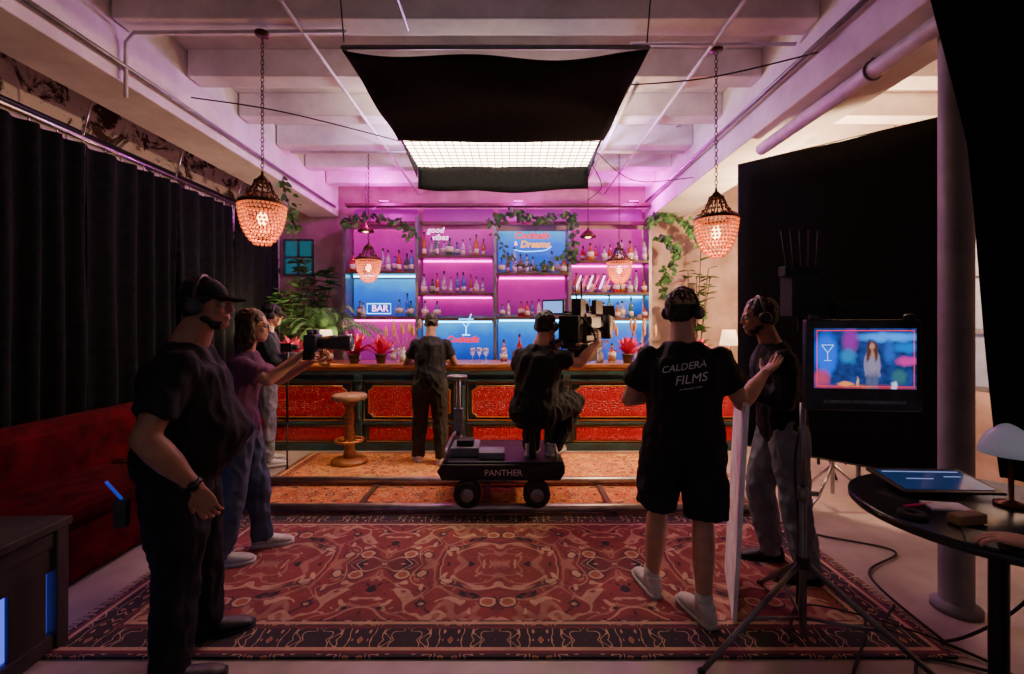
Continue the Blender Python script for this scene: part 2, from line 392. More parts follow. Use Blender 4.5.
m_dam=ornament('red_damask_panel',1,1,(.58,.006,.022),(.38,.004,.014),(.66,.014,.03),(0,0,0),(0,0,0),0,.14,10,'xz',.30,(.18,.003,.008),lf=.4,wear=.10,freq=24.,bump=.9,carve=True)
def notch(hw,h0,h1,c):
    return [(-hw+c,h0),(hw-c,h0),(hw-c,h0+c*.5),(hw,h0+c),(hw,h1-c),(hw-c,h1-c*.5),(hw-c,h1),(-hw+c,h1),(-hw+c,h1-c*.5),(-hw,h1-c),(-hw,h0+c),(-hw+c,h0+c*.5)]
for i in range(-2,3):
    cx=.16+i*pw; hw=.53; z0,z1=.40,.81
    if abs(cx)+hw>3: hw=.40; cx=-2.5 if cx<0 else cx
    pts=notch(hw-.03,z0+.015,z1-.015,.05)
    w=M(); w.prism([(x,.01,z) for x,z in pts],(0,-.03,0)); w.build('panel',m_dam,bar,loc=(cx,0,0),label='red ornate damask panel')
    w=M(); w.tube([(x,-.014,z) for x,z in pts],.010,6,closed=True)
    w.build('panel_frame',m_gold,bar,loc=(cx,0,0),label='gold panel moulding')
    w=M(); w.tube([(x,-.004,z) for x,z in [(-hw-.03,z0-.03),(hw+.03,z0-.03),(hw+.03,z1+.03),(-hw-.03,z1+.03)]],.016,4,closed=True)
    w.build('panel_frame',m_wood,bar,loc=(cx,0,0),label='brown wooden panel frame')
    w=M(); w.prism([(x,.01,z) for x,z in [(-hw+.04,.13),(hw-.04,.13),(hw-.04,.28),(-hw+.04,.28)]],(0,-.025,0)); w.build('lower_panel',m_dam,bar,loc=(cx,0,0))
    w=M(); w.tube([(x,-.008,z) for x,z in [(-hw,.11),(hw,.11),(hw,.3),(-hw,.3)]],.009,6,closed=True); w.build('panel_frame',m_wood,bar,loc=(cx,0,0))
# ------------------------------------------------------------------ back bar shelving
sh=thing('shelving_unit','tall back bar shelving with backlit panels','shelves',(-.22,7.12,0))
ox=-.22
px=[-2.35,-1.24,-.04,1.11,2.34]
for x in px: M().box((x,0,1.62),(.045,.3,3.2)).build('post',m_grey,sh)
def board(a,b,z,t=.04): M().box(((a+b)/2,0,z),(b-a-.05,.32,t)).build('shelf_board',m_woodd,sh,bevel=.004)
def strip(a,b,z,mat,y=.02): M().box(((a+b)/2,y,z),(b-a-.12,.02,.022)).build('led_strip',mat,sh)
def panel(a,b,z0,z1,mat,y=.17): M().box(((a+b)/2,y,(z0+z1)/2),(b-a-.08,.02,z1-z0)).build('backlit_panel',mat,sh)
boards=[(0,2.36),(0,1.66),(1,2.60),(1,2.02),(1,1.64),(2,2.33),(2,1.66),(3,2.52),(3,2.03),(3,1.64)]
for c,z in boards: board(px[c],px[c+1],z)
for c in range(4): board(px[c],px[c+1],.95,.06)
M().box((0,-.0,3.14),(4.75,.06,.05)).build('top_rail',m_woodd,sh); M().box((0,.0,3.42),(4.75,.12,.04)).build('top_rail',m_woodd,sh)
panel(px[0],px[1],1.70,2.28,m_blue); panel(px[2],px[3],2.42,3.05,m_blue); panel(px[2],px[3],1.0,1.6,m_blue); panel(px[3],px[4],1.72,1.98,m_blue)
panel(px[3],px[4],1.0,1.6,m_blue);panel(px[1],px[2],1.0,1.58,m_blue);panel(px[0],px[1],1.0,1.6,m_magp)
panel(px[1],px[2],2.65,3.08,m_magp); panel(px[1],px[2],2.08,2.56,m_magp); panel(px[3],px[4],2.08,2.48,m_magp); panel(px[3],px[4],2.58,3.08,m_magp); panel(px[0],px[1],2.42,3.08,m_magp)
panel(px[2],px[3],1.72,2.28,m_magp); panel(px[1],px[2],1.70,1.96,m_magp)
for a in range(4): panel(px[a],px[a+1],3.18,3.40,m_magt)
for c,z,mt in [(1,2.56,m_mag),(1,1.98,m_mag),(2,2.29,m_mag),(3,2.48,m_mag),(3,1.99,m_blues),(0,2.32,m_blues),(0,1.62,m_mag),(1,1.6,m_blues),(2,1.62,m_blues),(3,1.60,m_blues)]:
    strip(px[c],px[c+1],z,mt,.10)
# bottles
def bottle(prof):
    w=M(); w.lathe(prof,n=12,m=0); h=prof[-1][1]; w.lathe([(.016,h-.01),(.016,h+.025)],n=8,m=1)
    zz=prof[1][1]; w.lathe([(prof[1][0]+.001,zz+.02),(prof[1][0]+.001,zz+.09)],n=12,m=2); return w
m_lab=pm('paper_label',(.6,.55,.45),rough=.7)
gl=[pm('bottle_glass_'+n,c,rough=.08,trans=.75) for n,c in(('amber',(.85,.35,.06)),('green',(.12,.5,.2)),('clear',(.95,.93,1)),('red',(.9,.08,.06)),('blue',(.2,.5,1)))]
profs=[[(.035,0),(.038,.01),(.038,.17),(.033,.2),(.014,.235),(.013,.3)],[(.045,0),(.047,.01),(.045,.13),(.03,.18),(.013,.2),(.013,.26)],[(.03,0),(.032,.01),(.034,.22),(.014,.26),(.012,.34)],[(.05,0),(.055,.03),(.05,.12),(.02,.16),(.014,.18),(.016,.22)]]
names=['amber','green','clear','red','blue']
proto={}
def putbottle(k,g,loc,grp='bottles on the back bar shelves'):
    key=(k,g); lab='%s glass liquor bottle with paper label'%names[g]
    if key not in proto:
        o=bottle(profs[k]).build('bottle',[gl[g],m_blk,m_lab],loc=loc); top(o,lab,'bottle',grp); proto[key]=o
    else: o=dup(proto[key],loc,scale=random.uniform(.75,1.1))
    o['group']=grp; return o
for c,z in boards:
    n=11
    for i in range(n):
        if random.random()<.12: continue
        x=ox+px[c]+.11+i*(px[c+1]-px[c]-.2)/(n-1)+random.uniform(-.012,.012)
        if abs(x+2.03)<.25 and z==1.66 : continue
        if z in(1.64,) and c==1 and x>-1.1: continue
        putbottle(random.randrange(4),random.choice([0,0,1,2,2,2,2,3,4]),(x,7.05+(.045 if i%2 else -.045),z+.02))
for i in range(14):
    x=-2.7+i*.36+random.uniform(-.08,.08)
    if -1.3<x<-.45: continue
    putbottle(random.randrange(4),random.randrange(5),(x,6.08+random.uniform(-.1,.05),1.07),'bottles on the bar top')
w=M(); w.lathe([(.035,0),(.035,.004),(.004,.01),(.004,.09),(.03,.11),(.038,.16),(.03,.19)],n=12)
g0=top(w.build('wine_glass',gl[2],loc=(-.5,5.78,1.07)),'clear stemmed wine glass on the bar top','glass','glasses on the bar top')
for x in(-.42,-.33,-1.45,-.1,.25,.95,1.1,1.75,2.1): dup(g0,(x,5.8+random.uniform(-.05,.08),1.07))
# neon signs
def sign(name,label,loc): return thing(name,label,'neon sign',loc)
s=sign('neon_sign','pink and white neon script sign on the back bar',(-1.14,6.92,2.93)); text('good',.125,m_nwhite,'lettering',s,(-.02,-.03,.055),shear=.2); text('vibes',.125,m_nwhite,'lettering',s,(.05,-.03,-.055),shear=.2)
s=sign('neon_sign','red and yellow neon sign on a blue lit panel',(.30,6.96,2.84)); text('Cocktails',.14,m_nred,'lettering',s,(0,-.03,.07),shear=.2,off=.005); text('&',.08,m_nwhite,'lettering',s,(-.24,-.03,-.05)); text('Dreams',.14,m_nyel,'lettering',s,(.05,-.03,-.065),shear=.2,off=.005)
M().tube(smooth([(-.27,-.02,-.14),(-.1,-.02,-.17),(.2,-.02,-.15),(.30,-.02,-.09)]),.005,6).build('swirl',m_nblue,s)
s=sign('neon_sign','blue neon sign with framed block letters',(-2.03,6.96,1.80)); text('BAR',.14,m_nwhite,'lettering',s,(.02,-.03,0)); M().tube([(-.18,-.02,-.075),(.18,-.02,-.075),(.18,-.02,.075),(-.18,-.02,.075)],.006,6,closed=True).build('frame',m_nblue,s)
s=sign('neon_sign','blue martini glass neon with red script',(-.70,6.94,1.47))
w=M(); w.tube([(-.11,0,.17),(.11,0,.17),(0,0,.05)],.008,6,closed=True).tube([(0,0,.05),(0,0,-.07)],.008,6).tube([(-.06,0,-.07),(.06,0,-.07)],.008,6).tube([(.02,0,.1),(.08,0,.25)],.006,6); w.build('cocktail_glass_outline',m_nblue,s)
text('Cocktails',.13,m_nred,'lettering',s,(-.05,-.01,-.14),shear=.2,off=.005)
s=sign('neon_sign','red and white slanted glowing bars standing in for a reflection',(1.22,6.92,2.20))
for i in range(6): M().tube([(-.25+i*.09,0,-.1),(-.17+i*.09,0,.1)],.012,6).build('tube',m_npink if i%2 else m_nwhite,s)  # glowing bars imitate striped pink reflections, not a real sign
# ------------------------------------------------------------------ plants
def leaf(w,p,d,L,W,droop=.3,m=0,n=5,up=Vector((0,0,1))):
    d=Vector(d).normalized(); side=d.cross(up)
    if side.length<1e-3: side=Vector((1,0,0))
    side.normalize(); vs=[];fs=[]; q=Vector(p)
    for i in range(n+1):
        t=i/n; ww=W*sin(pi*min(1,.12+t*.88))**.8*.5
        c=q+d*L*t-Vector((0,0,1))*droop*L*t*t
        vs+= [c-side*ww,c+Vector((0,0,-ww*.25)),c+side*ww]
    for i in range(n):
        a=i*3; fs+=[(a,a+1,a+4,a+3),(a+1,a+2,a+5,a+4)]
    w.add(vs,fs,m,True)
def pot(e,r=.09,h=.16,mat=None): M().lathe([(r*.7,0),(r*.75,.01),(r,h),(r*1.08,h),(r*1.08,h+.02),(r*.9,h+.02),(r*.88,h*.8)],n=18).build('pot',mat or m_terra,e)
def fern(loc,label,R=.45,n=26,mat=None):
    e=thing('potted_fern',label,'plant',loc); pot(e); w=M()
    for i in range(n):
        a=i*2.4; el=.75+.7*random.random(); L=R*(.75+.45*random.random())
        d=Vector((cos(a)*cos(el),sin(a)*cos(el)*.45,sin(el)+.3))
        pts=[Vector((0,0,.16))+d*L*t-Vector((0,0,.80*L*t*t)) for t in [k/16 for k in range(17)]]
        w.tube(pts,.004,4)
        sd=d.cross(Vector((0,0,1))).normalized()
        for k in range(3,17):
            t=k/16; l=.17*sin(pi*min(t,.97))**.6+.03
            tg=(pts[k]-pts[k-1]).normalized()
            for sg in(-1,1): leaf(w,pts[k],sd*sg+tg*1.1-Vector((0,0,.35)),l,.018,.4,n=2)
    w.build('foliage',mat or m_leaf,e); return e
fern((-2.46,6.02,1.07),'feathery arching palm in a clay pot on the bar',1.05,34)
def spiky(loc,label,mat,R=.3,n=34,W=.065):
    e=thing('potted_bromeliad',label,'plant',loc); pot(e,.07,.1,m_woodd); w=M()
    for i in range(n):
        a=i*2.4; el=.5+.9*random.random(); d=Vector((cos(a)*cos(el),sin(a)*cos(el)*.6,sin(el)))
        leaf(w,(0,0,.09),d,R*random.uniform(.7,1.1),W,.25)
    w.build('foliage',mat,e)
for x,r in((-1.98,.42),(-1.64,.38),(1.45,.34),(2.3,.34),(-2.75,.34)): spiky((x,5.70,1.07),'red spiky bromeliad in a dark pot on the bar',m_redleaf,r)
def pampas(loc):
    e=thing('vase_of_dried_grass','cream pampas plumes in a slim vase on the bar','dried flowers',loc)
    M().lathe([(.04,0),(.055,.04),(.05,.1),(.02,.16),(.025,.19)],n=14).build('vase',m_white,e); w=M()
    for i in range(9):
        a=i*2.4; r=.10*random.random()+.03; tp=Vector((cos(a)*r*1.8,sin(a)*r*1.8,.38+.12*random.random()))
        w.tube([(0,0,.12),tp],.003,4); w.ball(tp,(.022,.022,.075),n=8,h=6)
    w.build('plume',m_pampas,e)
pampas((-1.42,5.95,1.07)); pampas((1.68,6.04,1.07)); pampas((1.12,5.82,1.07))
def bush(loc,label,hgt,spread,n,mat,W=.11,potted=True,name='potted_plant'):
    e=thing(name,label,'plant',loc)
    if potted: pot(e,.16 if hgt>1.5 else .1,.3 if hgt>1.5 else .18)
    w=M(); st=M()
    for b in range(7):
        a=b*.9; q=[Vector((0,0,.15)),Vector((cos(a)*spread*.3,sin(a)*spread*.3,hgt*.5)),Vector((cos(a)*spread*.8,sin(a)*spread*.6,hgt*random.uniform(.7,1.05)))]
        P=smooth(q,6); st.tube(P,.008,5)
        for k in range(n):
            p=P[random.randrange(3,len(P))]; aa=random.random()*2*pi
            leaf(w,p,(cos(aa),sin(aa),random.uniform(-.1,.8)),W*1.7,W,.3)
    st.build('stem',m_woodd,e); w.build('foliage',mat,e)
bush((-3.0,6.85,0),'tall leafy green plant in a clay pot behind the bar',2.6,.35,60,m_leaf,.11)
bush((2.78,6.9,0),'tall leafy green plant beside the shelving',2.6,.28,34,m_leaf,.1)
bush((-3.0,6.14,1.07),'leafy green plant on the end of the bar',1.15,.24,34,m_leaf,.09)
def ivy(pts,label,dens=26,mat=None,W=.07):
    P=smooth(pts,10); w=M(); w.tube(P,.006,5,m=1)
    n=int(dens*sum((P[i+1]-P[i]).length for i in range(len(P)-1)))
    for k in range(n):
        p=P[random.randrange(len(P))]+Vector([random.gauss(0,.035) for _ in range(3)]); a=random.random()*2*pi
        leaf(w,p,(cos(a),sin(a),random.uniform(-.8,.3)),W*1.2,W,.3,n=3,up=Vector((sin(a)*.4,.7,.6)))
    top(w.build('ivy_vine',[mat or m_leaf,m_woodd]),label,'vine')
ivy([(-.3,6.90,3.12),(.0,6.88,3.25),(.4,6.9,3.17),(.85,6.9,3.22),(.93,6.88,2.9),(.9,6.88,2.5)],'green ivy draped over the shelf top',90)
ivy([(-.24,6.9,2.95),(-.12,6.88,2.7),(.02,6.88,2.5),(.35,6.88,2.42)],'short green ivy trailing across the lit panel',60,W=.05)
ivy([(.4,6.9,2.4),(.6,6.86,2.5),(.85,6.88,2.7)],'short green ivy curling up beside the neon sign',70,W=.05)
ivy([(2.1,6.90,3.1),(2.3,6.93,3.25),(2.7,6.98,3.1),(2.95,7.08,2.8)],'green ivy hanging at the end of the shelving',130)
ivy([(2.25,6.90,2.9),(2.5,6.93,2.65),(2.35,6.93,2.3),(2.3,6.93,2.0)],'green ivy hanging down the shelf post',130)
ivy([(-2.82,5.6,3.36),(-2.83,5.7,3.15),(-2.76,5.75,2.9),(-2.80,5.8,2.75)],'ivy sprig hanging from the ceiling girder',90,m_leaf,.06)
ivy([(-2.55,6.88,3.1),(-2.2,6.88,3.2),(-1.7,6.88,3.1),(-1.5,6.9,2.9)],'green ivy draped over the shelf top',80)
# ------------------------------------------------------------------ pendants with beads
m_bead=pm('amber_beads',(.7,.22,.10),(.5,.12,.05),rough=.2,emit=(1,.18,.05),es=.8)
m_bronze=pm('bronze',(.10,.045,.02),rough=.4,metal=.8)
def chandelier(loc,top_z,label):
    e=thing('beaded_chandelier',label,'pendant lamp',loc,group='beaded chandeliers above the set')
    w=M(); w.torus((0,0,.31),.155,.012,m=0,n=28).torus((0,0,.30),.162,.006,n=28)
    w.torus((0,0,.47),.05,.009,n=18)
    for i in range(12):
        a=i*pi/6; w.tube([(cos(a)*.155,sin(a)*.155,.31),(cos(a)*.09,sin(a)*.09,.37),(cos(a)*.05,sin(a)*.05,.47)],.005,5)
    w.lathe([(.05,.47),(.03,.5),(.01,.52),(.01,.54)],n=12); w.build('crown',m_bronze,e)
    w=M()
    for k in range(11):
        t=k/10; z=.29-.27*t; r=.155*math.sqrt(max(0,1-(t*.93)**2.4))*(1-.12*t)
        n=max(6,int(2*pi*r/.027))
        for j in range(n):
            a=2*pi*(j+.5*(k%2))/n; w.ball((cos(a)*r,sin(a)*r,z),.0115,n=6,h=4)
    for k in range(4):
        t=k/3; z=.33+.12*t; r=.14-.09*t**.7
        n=int(2*pi*r/.03)
        for j in range(n):
            a=2*pi*j/n; w.ball((cos(a)*r,sin(a)*r,z),.009,n=6,h=4,m=1)
    o=w.build('bead_basket',[m_bead,m_bronze],e); o['kind']='stuff'
    w=M(); w.ball((0,0,.2),(.035,.035,.05)); w.build('bulb',m_glow,e)
    w=M(); w.lathe([(.05,top_z-.02),(.05,top_z)],n=14); w.build('canopy',m_bronze,e)
    w=M(); z=.54
    i=0
    while z<top_z-.03:
        P=[(.011*cos(a)*(1 if i%2 else 0),.011*cos(a)*(0 if i%2 else 1),z+.019*sin(a)+.016) for a in [j*pi/4 for j in range(8)]]
        w.tube(P,.0035,4,closed=True); z+=.031; i+=1
    w.build('chain',m_bronze,e)
    L=bpy.data.lights.new('bulb_light','POINT'); L.energy=6; L.color=(1,.38,.12); L.shadow_soft_size=.05
    lo=bpy.data.objects.new('bulb_light',L); COL.objects.link(lo); lo.parent=e; lo.location=(0,0,.12)
chandelier((-1.81,3.3,2.12),1.55,'amber beaded basket chandelier on a long chain')
chandelier((1.57,3.5,2.06),1.62,'amber beaded basket chandelier on a long chain')
chandelier((-1.86,5.9,2.09),1.75,'amber beaded basket chandelier hanging over the bar')
chandelier((1.39,5.9,2.07),1.75,'amber beaded basket chandelier hanging over the bar')
def dome_pendant(x,z):
    e=thing('dome_pendant','small dome pendant lamp above the back bar','pendant lamp',(x,6.7,z))
    M().lathe([(.12,0),(.11,.03),(.06,.08),(.02,.11),(.015,.14)],n=18).build('lamp_shade',m_bronze,e)
    M().ball((0,0,.02),(.06,.06,.03)).build('bulb',m_glow,e); M().cyl((0,0,.13),(0,0,3.94-z),.005,n=6).build('cord',m_blk,e)
dome_pendant(-2.15,2.92); dome_pendant(1.12,2.84)
m_shade=em('lamp_shade_glow',(1,.62,.34),3.0)
def tlamp(loc,label,s=1,en=22):
    e=thing('table_lamp',label,'lamp',loc)
    M().lathe([(.06*s,0),(.06*s,.012),(.015*s,.03),(.02*s,.1*s),(.012*s,.22*s)],n=14).build('base',m_bronze,e)
    w=M(); R=[]
    for r,z in((.1,.21),(.07,.38),(.068,.38),(.098,.21)): R.append([Vector((r*cos(2*pi*j/18),r*sin(2*pi*j/18),z))*s for j in range(18)])
    w.rings(R,cap=False,closed=True).build('lamp_shade',m_shade,e)
    light('POINT',(0,0,.42*s),(1,.58,.30),en,.04,par=e)
tlamp((-2.27,5.52,1.07),'small table lamp with a glowing cream shade on the bar',1.1); tlamp((-3.04,5.50,1.07),'small glowing table lamp at the bar end',1.1); tlamp((2.68,5.62,1.07),'small glowing table lamp at the bar end',1.1,34)
# ------------------------------------------------------------------ overhead light with skirt
sb=thing('overhead_softlight','large overhead light bank with egg-crate grid and black fabric skirt','studio light',(-.1,3.0,3.32))
def fab(name,fn,nu,nv):
    vs=[];fs=[]
    for i in range(nu+1):
        for j in range(nv+1): vs.append(fn(i/nu,j/nv))
    for i in range(nu):
        for j in range(nv):
            a=i*(nv+1)+j; fs.append((a,a+1,a+nv+2,a+nv+1))
    w=M(); w.add(vs,fs,0,True); o=w.build(name,m_black,sb); q=o.modifiers.new('s','SOLIDIFY'); q.thickness=.005; return o
fab('flag_cloth',lambda u,v:(-.98+1.95*u,-.10+1.42*v,-.02-.06*sin(pi*u)*(1-v)**2-.02*sin(u*11)*(1-v)+.015*sin(v*9+u*4)),30,20)
fab('fabric_skirt',lambda u,v:(-.96+1.92*u,2.14+.01*sin(u*17),.03-.26*v-.04*v*sin(u*pi)-.012*sin(u*13)),30,4)
fab('fabric_skirt',lambda u,v:(-.97,1.3+.84*u,.03-.14*v*u),8,4)
fab('fabric_skirt',lambda u,v:(.96,1.3+.84*u,.03-.14*v*u),8,4)
m_panel=em('led_diffusion',(1,.77,.54),18)
M().box((-.005,1.73,.03),(1.9,.84,.02)).build('light_panel',m_panel,sb)
w=M()
for i in range(25): w.box((-.955+i*.0792,1.73,.01),(.008,.84,.008))
for i in range(10): w.box((-.005,1.32+i*.092,.01),(1.9,.008,.008))
w.build('egg_crate_grid',pm('grid_fabric',(.12,.09,.06)),sb)
w=M(); 
for a,b in[((-.98,-.1,.0),(.97,-.1,.0)),((-.98,1.3,.05),(.97,1.3,.05)),((-.98,2.15,.05),(.97,2.15,.05)),((-.98,-.1,0),(-.98,2.15,.05)),((.97,-.1,0),(.97,2.15,.05))]: w.cyl(a,b,.014,n=8)
w.build('frame',m_grey,sb)
for x in(-.97,.96):
    for y in(-.1,1.3,2.15): M().cyl((x,y,.03),(x*1.05,y,.62),.005,n=5).build('suspension_cord',m_blk,sb)
# ------------------------------------------------------------------ bar stool
e=thing('bar_stool','turned wooden pedestal stool with round seat and footring','stool',(-1.82,5.1,.012))
M().lathe([(.17,.70),(.19,.715),(.19,.75),(.175,.765),(0,.768)],n=28).build('seat',pm('pale_wood',(.5,.3,.16),(.36,.2,.1),rough=.5,scale=6,st=(1,8,1)),e)
M().lathe([(.06,.05),(.07,.1),(.05,.16),(.06,.3),(.045,.4),(.055,.55),(.04,.62),(.1,.7)],n=18).build('pedestal',m_wood,e)
M().lathe([(.20,0),(.20,.03),(.17,.05),(.06,.06)],n=28).build('base',m_wood,e)
w=M(); w.torus((0,0,.25),.15,.014,n=28)
for i in range(4): w.cyl((0,0,.25),(cos(i*pi/2)*.15,sin(i*pi/2)*.15,.25),.01,n=6)
w.build('footring',m_gold,e)
# ------------------------------------------------------------------ sofa
e=thing('velvet_sofa','long red velvet banquette sofa against the black curtain','sofa',(-2.92,3.5,0))
M().box((-.02,0,.2),(.72,2.4,.34)).build('base',m_velvet,e,bevel=.03)
for i in range(2): M().box((.03,-.58+i*1.1,.43),(.68,1.08,.16)).build('seat_cushion',m_velvet,e,bevel=.05)
w=M(); w.box((-.27,0,.6),(.22,2.4,.6)); w.build('backrest',m_velvet,e,bevel=.08)
w=M(); w.box((.0,1.16,.36),(.75,.14,.5)); w.build('armrest',m_velvet,e,bevel=.06)
for x in(-.3,.28):
    for y in(-1.1,1.1): M().cyl((x,y,0),(x,y,.05),.025).build('leg',m_woodd,e)
e=thing('light_up_pedestal','dark wooden crate pedestal glowing blue inside','pedestal',(-2.38,1.98,0),rz=.05)
w=M()
for x in(-.2,.2):
    for y in(-.2,.2): w.box((x,y,.29),(.06,.06,.58))
w.box((0,0,.6),(.48,.48,.04)); w.box((.195,0,.45),(.02,.36,.14)).box((.195,.06,.2),(.02,.17,.4))
for z in(.05,.53):
    w.box((0,-.2,z),(.4,.03,.07)).box((0,.2,z),(.4,.03,.07)).box((-.2,0,z),(.03,.4,.07)).box((.2,0,z),(.03,.4,.07))
w.build('frame',pm('weathered_wood',(.06,.05,.055),(.03,.025,.025),scale=8,st=(1,1,.2)),e,bevel=.005)
w=M(); w.box((0,0,.29),(.36,.36,.4)); w.build('glowing_core',em('blue_glow_box',(.07,.12,1),1.5),e)
# ------------------------------------------------------------------ dolly track and dolly
m_rail=pm('rail_steel',(.5,.48,.5),(.35,.33,.35),rough=.35,metal=.8)
tr=thing('dolly_track','steel camera dolly track laid across the rugs','track',(-.25,4.05,.012))
for y in(-.33,.33): M().tube([(-2.25,y,.045),(2.3,y,.045)],.034,12).build('rail',m_rail,tr)
for i in range(5): M().box((-2.1+i*1.06,0,.012),(.05,.72,.02)).build('sleeper',m_woodd,tr,bevel=.004)
dl=thing('camera_dolly','black four-wheeled camera dolly with column and seat','camera dolly',(-.07,4.05,.087))
w=M(); w.prism([(-.50,-.36,.20),(.46,-.36,.20),(.50,-.36,.26),(.50,-.36,.33),(-.5,-.36,.33),(-.54,-.36,.27)],(0,.74,0)); w.box((0,0,.34),(.98,.70,.02)).box((0,-.362,.325),(.96,.012,.014)).box((0,-.362,.21),(.88,.012,.014)); w.build('chassis',m_blk,dl,bevel=.008)
text('PANTHER',.07,m_white,'lettering',dl,(.0,-.372,.266),ext=.001)
for x in(-.47,.43):
    w=M(); w.tube(smooth([(x,-.30,.34),(x,-.30,.44),(x,.28,.44),(x,.28,.34)],6),.014,8); w.build('grab_rail',m_grey,dl)
for x in(-.29,.27):
    for y in(-.36,.36):
        w=M(); R_=Matrix.Rotation(pi/2,3,'X')
        for yo in(-.032,.032):
            w.lathe([(.03,-.026),(.085,-.026),(.106,-.018),(.11,0),(.106,.018),(.085,.026),(.03,.026)],(x,y+yo,.10),22,R=R_)
        w.lathe([(.0,-.066),(.045,-.066),(.058,-.055),(.058,.055),(.045,.066),(0,.066)],(x,y,.10),16,m=1,R=R_)
        for b in range(5): w.cyl((x+.03*cos(b*1.257),y-.072,.10+.03*sin(b*1.257)),(x+.03*cos(b*1.257),y-.06,.10+.03*sin(b*1.257)),.006,n=6,m=1)
        w.box((x,y*.80,.17),(.09,.06,.12),m=1); w.build('wheel',[m_rub,m_grey],dl)
m_case=pm('pale_case',(.16,.17,.2),rough=.5)
M().box((-.33,-.08,.39),(.24,.28,.08)).build('battery_box',m_case,dl,bevel=.01); M().box((-.1,-.2,.38),(.22,.18,.06)).build('tray',m_case,dl,bevel=.01)
M().box((-.33,-.12,.455),(.14,.12,.05)).build('tool_case',m_rub,dl,bevel=.005)
w=M(); w.cyl((-.42,.12,.34),(-.42,.12,.95),.022).cyl((-.42,.12,.95),(-.42,.02,1.0),.018).torus((-.42,.02,1.0),.08,.014,'z').cyl((-.50,.02,1.0),(-.34,.02,1.0),.01).box((-.42,.12,.6),(.08,.06,.2)).cyl((-.42,.12,.34),(-.42,.12,.45),.04); w.build('steering_column',m_grey,dl)
w=M(); w.cyl((.24,-.26,.34),(.24,-.26,.62),.03).lathe([(.11,.61),(.14,.62),(.14,.66),(.12,.68),(0,.685)],(.24,-.26,0),22); w.build('seat',m_rub,dl)
w=M(); w.cyl((.42,.25,.34),(.42,.25,1.12),.05,n=16).cyl((.42,.25,1.12),(.42,.25,1.20),.035,n=14).cyl((.42,.25,1.17),(.70,.10,1.18),.03).box((.70,.10,1.2),(.16,.12,.05)); w.build('camera_column',m_blk,dl)
# cinema camera
cc=thing('cinema_camera','black cinema camera rig with matte box and small monitor','camera',(.64,4.14,1.36),rz=-.5); cc.scale=(1.4,)*3
w=M(); w.box((0,0,.12),(.16,.30,.18)).box((.09,-.03,.13),(.03,.2,.12)).box((-.09,.02,.11),(.03,.16,.1)); w.build('body',m_cam,cc,bevel=.01)
w=M(); w.lathe([(.045,.12),(.05,.16),(.06,.17),(.06,.19),(.052,.20),(.06,.25),(.055,.34)],(0,0,.12),18,R=Matrix.Rotation(-pi/2,3,'X')); w.build('lens',m_cam,cc)
w=M(); w.prism([(-.09,.33,.04),(.09,.33,.04),(.09,.33,.20),(-.09,.33,.20)],(0,.06,0)); w.box((0,.4,.235),(.2,.01,.09),R=Matrix.Rotation(.4,3,'X')); w.build('matte_box',m_cam,cc,bevel=.003)
w=M(); w.box((0,-.20,.12),(.13,.10,.15)); w.build('battery',m_rub,cc,bevel=.008)
w=M(); w.tube(smooth([(0,-.1,.2),(0,-.08,.27),(0,.08,.28),(0,.11,.2)]),.015,8); w.build('top_handle',m_cam,cc)
for x in(-.05,.05): M().cyl((x,-.25,.02),(x,.4,.02),.008).build('support_rod',m_chrome,cc)
w=M(); w.cyl((.075,.12,.10),(.075,.20,.10),.03,n=16).box((.11,.16,.10),(.05,.06,.06)); w.build('focus_motor',m_cam,cc)
w=M(); w.box((-.15,-.12,.25),(.15,.03,.10)).cyl((-.08,-.1,.22),(0,-.05,.2),.01); w.build('monitor',m_cam,cc,bevel=.004)
M().box((-.15,-.137,.25),(.13,.003,.075)).build('screen',em('small_screen',(.2,.4,1),1.4),cc)
w=M(); w.box((.09,.03,.25),(.03,.14,.09)).cyl((.02,.0,.21),(.09,.02,.22),.008); w.build('side_monitor',m_cam,cc,bevel=.003)
w=M(); w.cyl((.09,0,.1),(.18,-.06,.12),.014).cyl((.18,-.06,.05),(.18,-.06,.20),.022); w.build('hand_grip',m_rub,cc)
w=M(); w.cyl((-.09,-.02,.06),(-.17,-.1,.02),.014).cyl((-.17,-.12,-.05),(-.17,-.1,.07),.022); w.build('hand_grip',m_rub,cc)
w=M(); w.box((.0,-.0,.0),(.18,.3,.03)).box((0,0,-.05),(.15,.16,.09)).box((0,0,.02),(.05,.05,.05)).box((0,-.18,.02),(.1,.06,.06)); w.build('gimbal_plate',m_cam,cc,bevel=.004)
w=M(); w.box((.04,-.18,.24),(.06,.08,.11)).cyl((.06,-.18,.28),(.06,-.18,.40),.006).cyl((.03,-.18,.28),(.02,-.18,.38),.005).box((.04,-.18,.19),(.05,.05,.03)); w.build('video_transmitter',m_cam,cc,bevel=.003)
for pts in ([(.05,-.2,.2),(.14,-.2,.1),(.12,-.1,-.02),(.04,.0,.02)],[(-.06,-.2,.16),(-.14,-.22,.05),(-.10,-.1,-.05),(-.03,-.02,-.06)],[(.08,.1,.2),(.13,.15,.18),(.12,.18,.12)]):
    M().tube(smooth(pts),.007,6).build('cable',m_rub,cc)
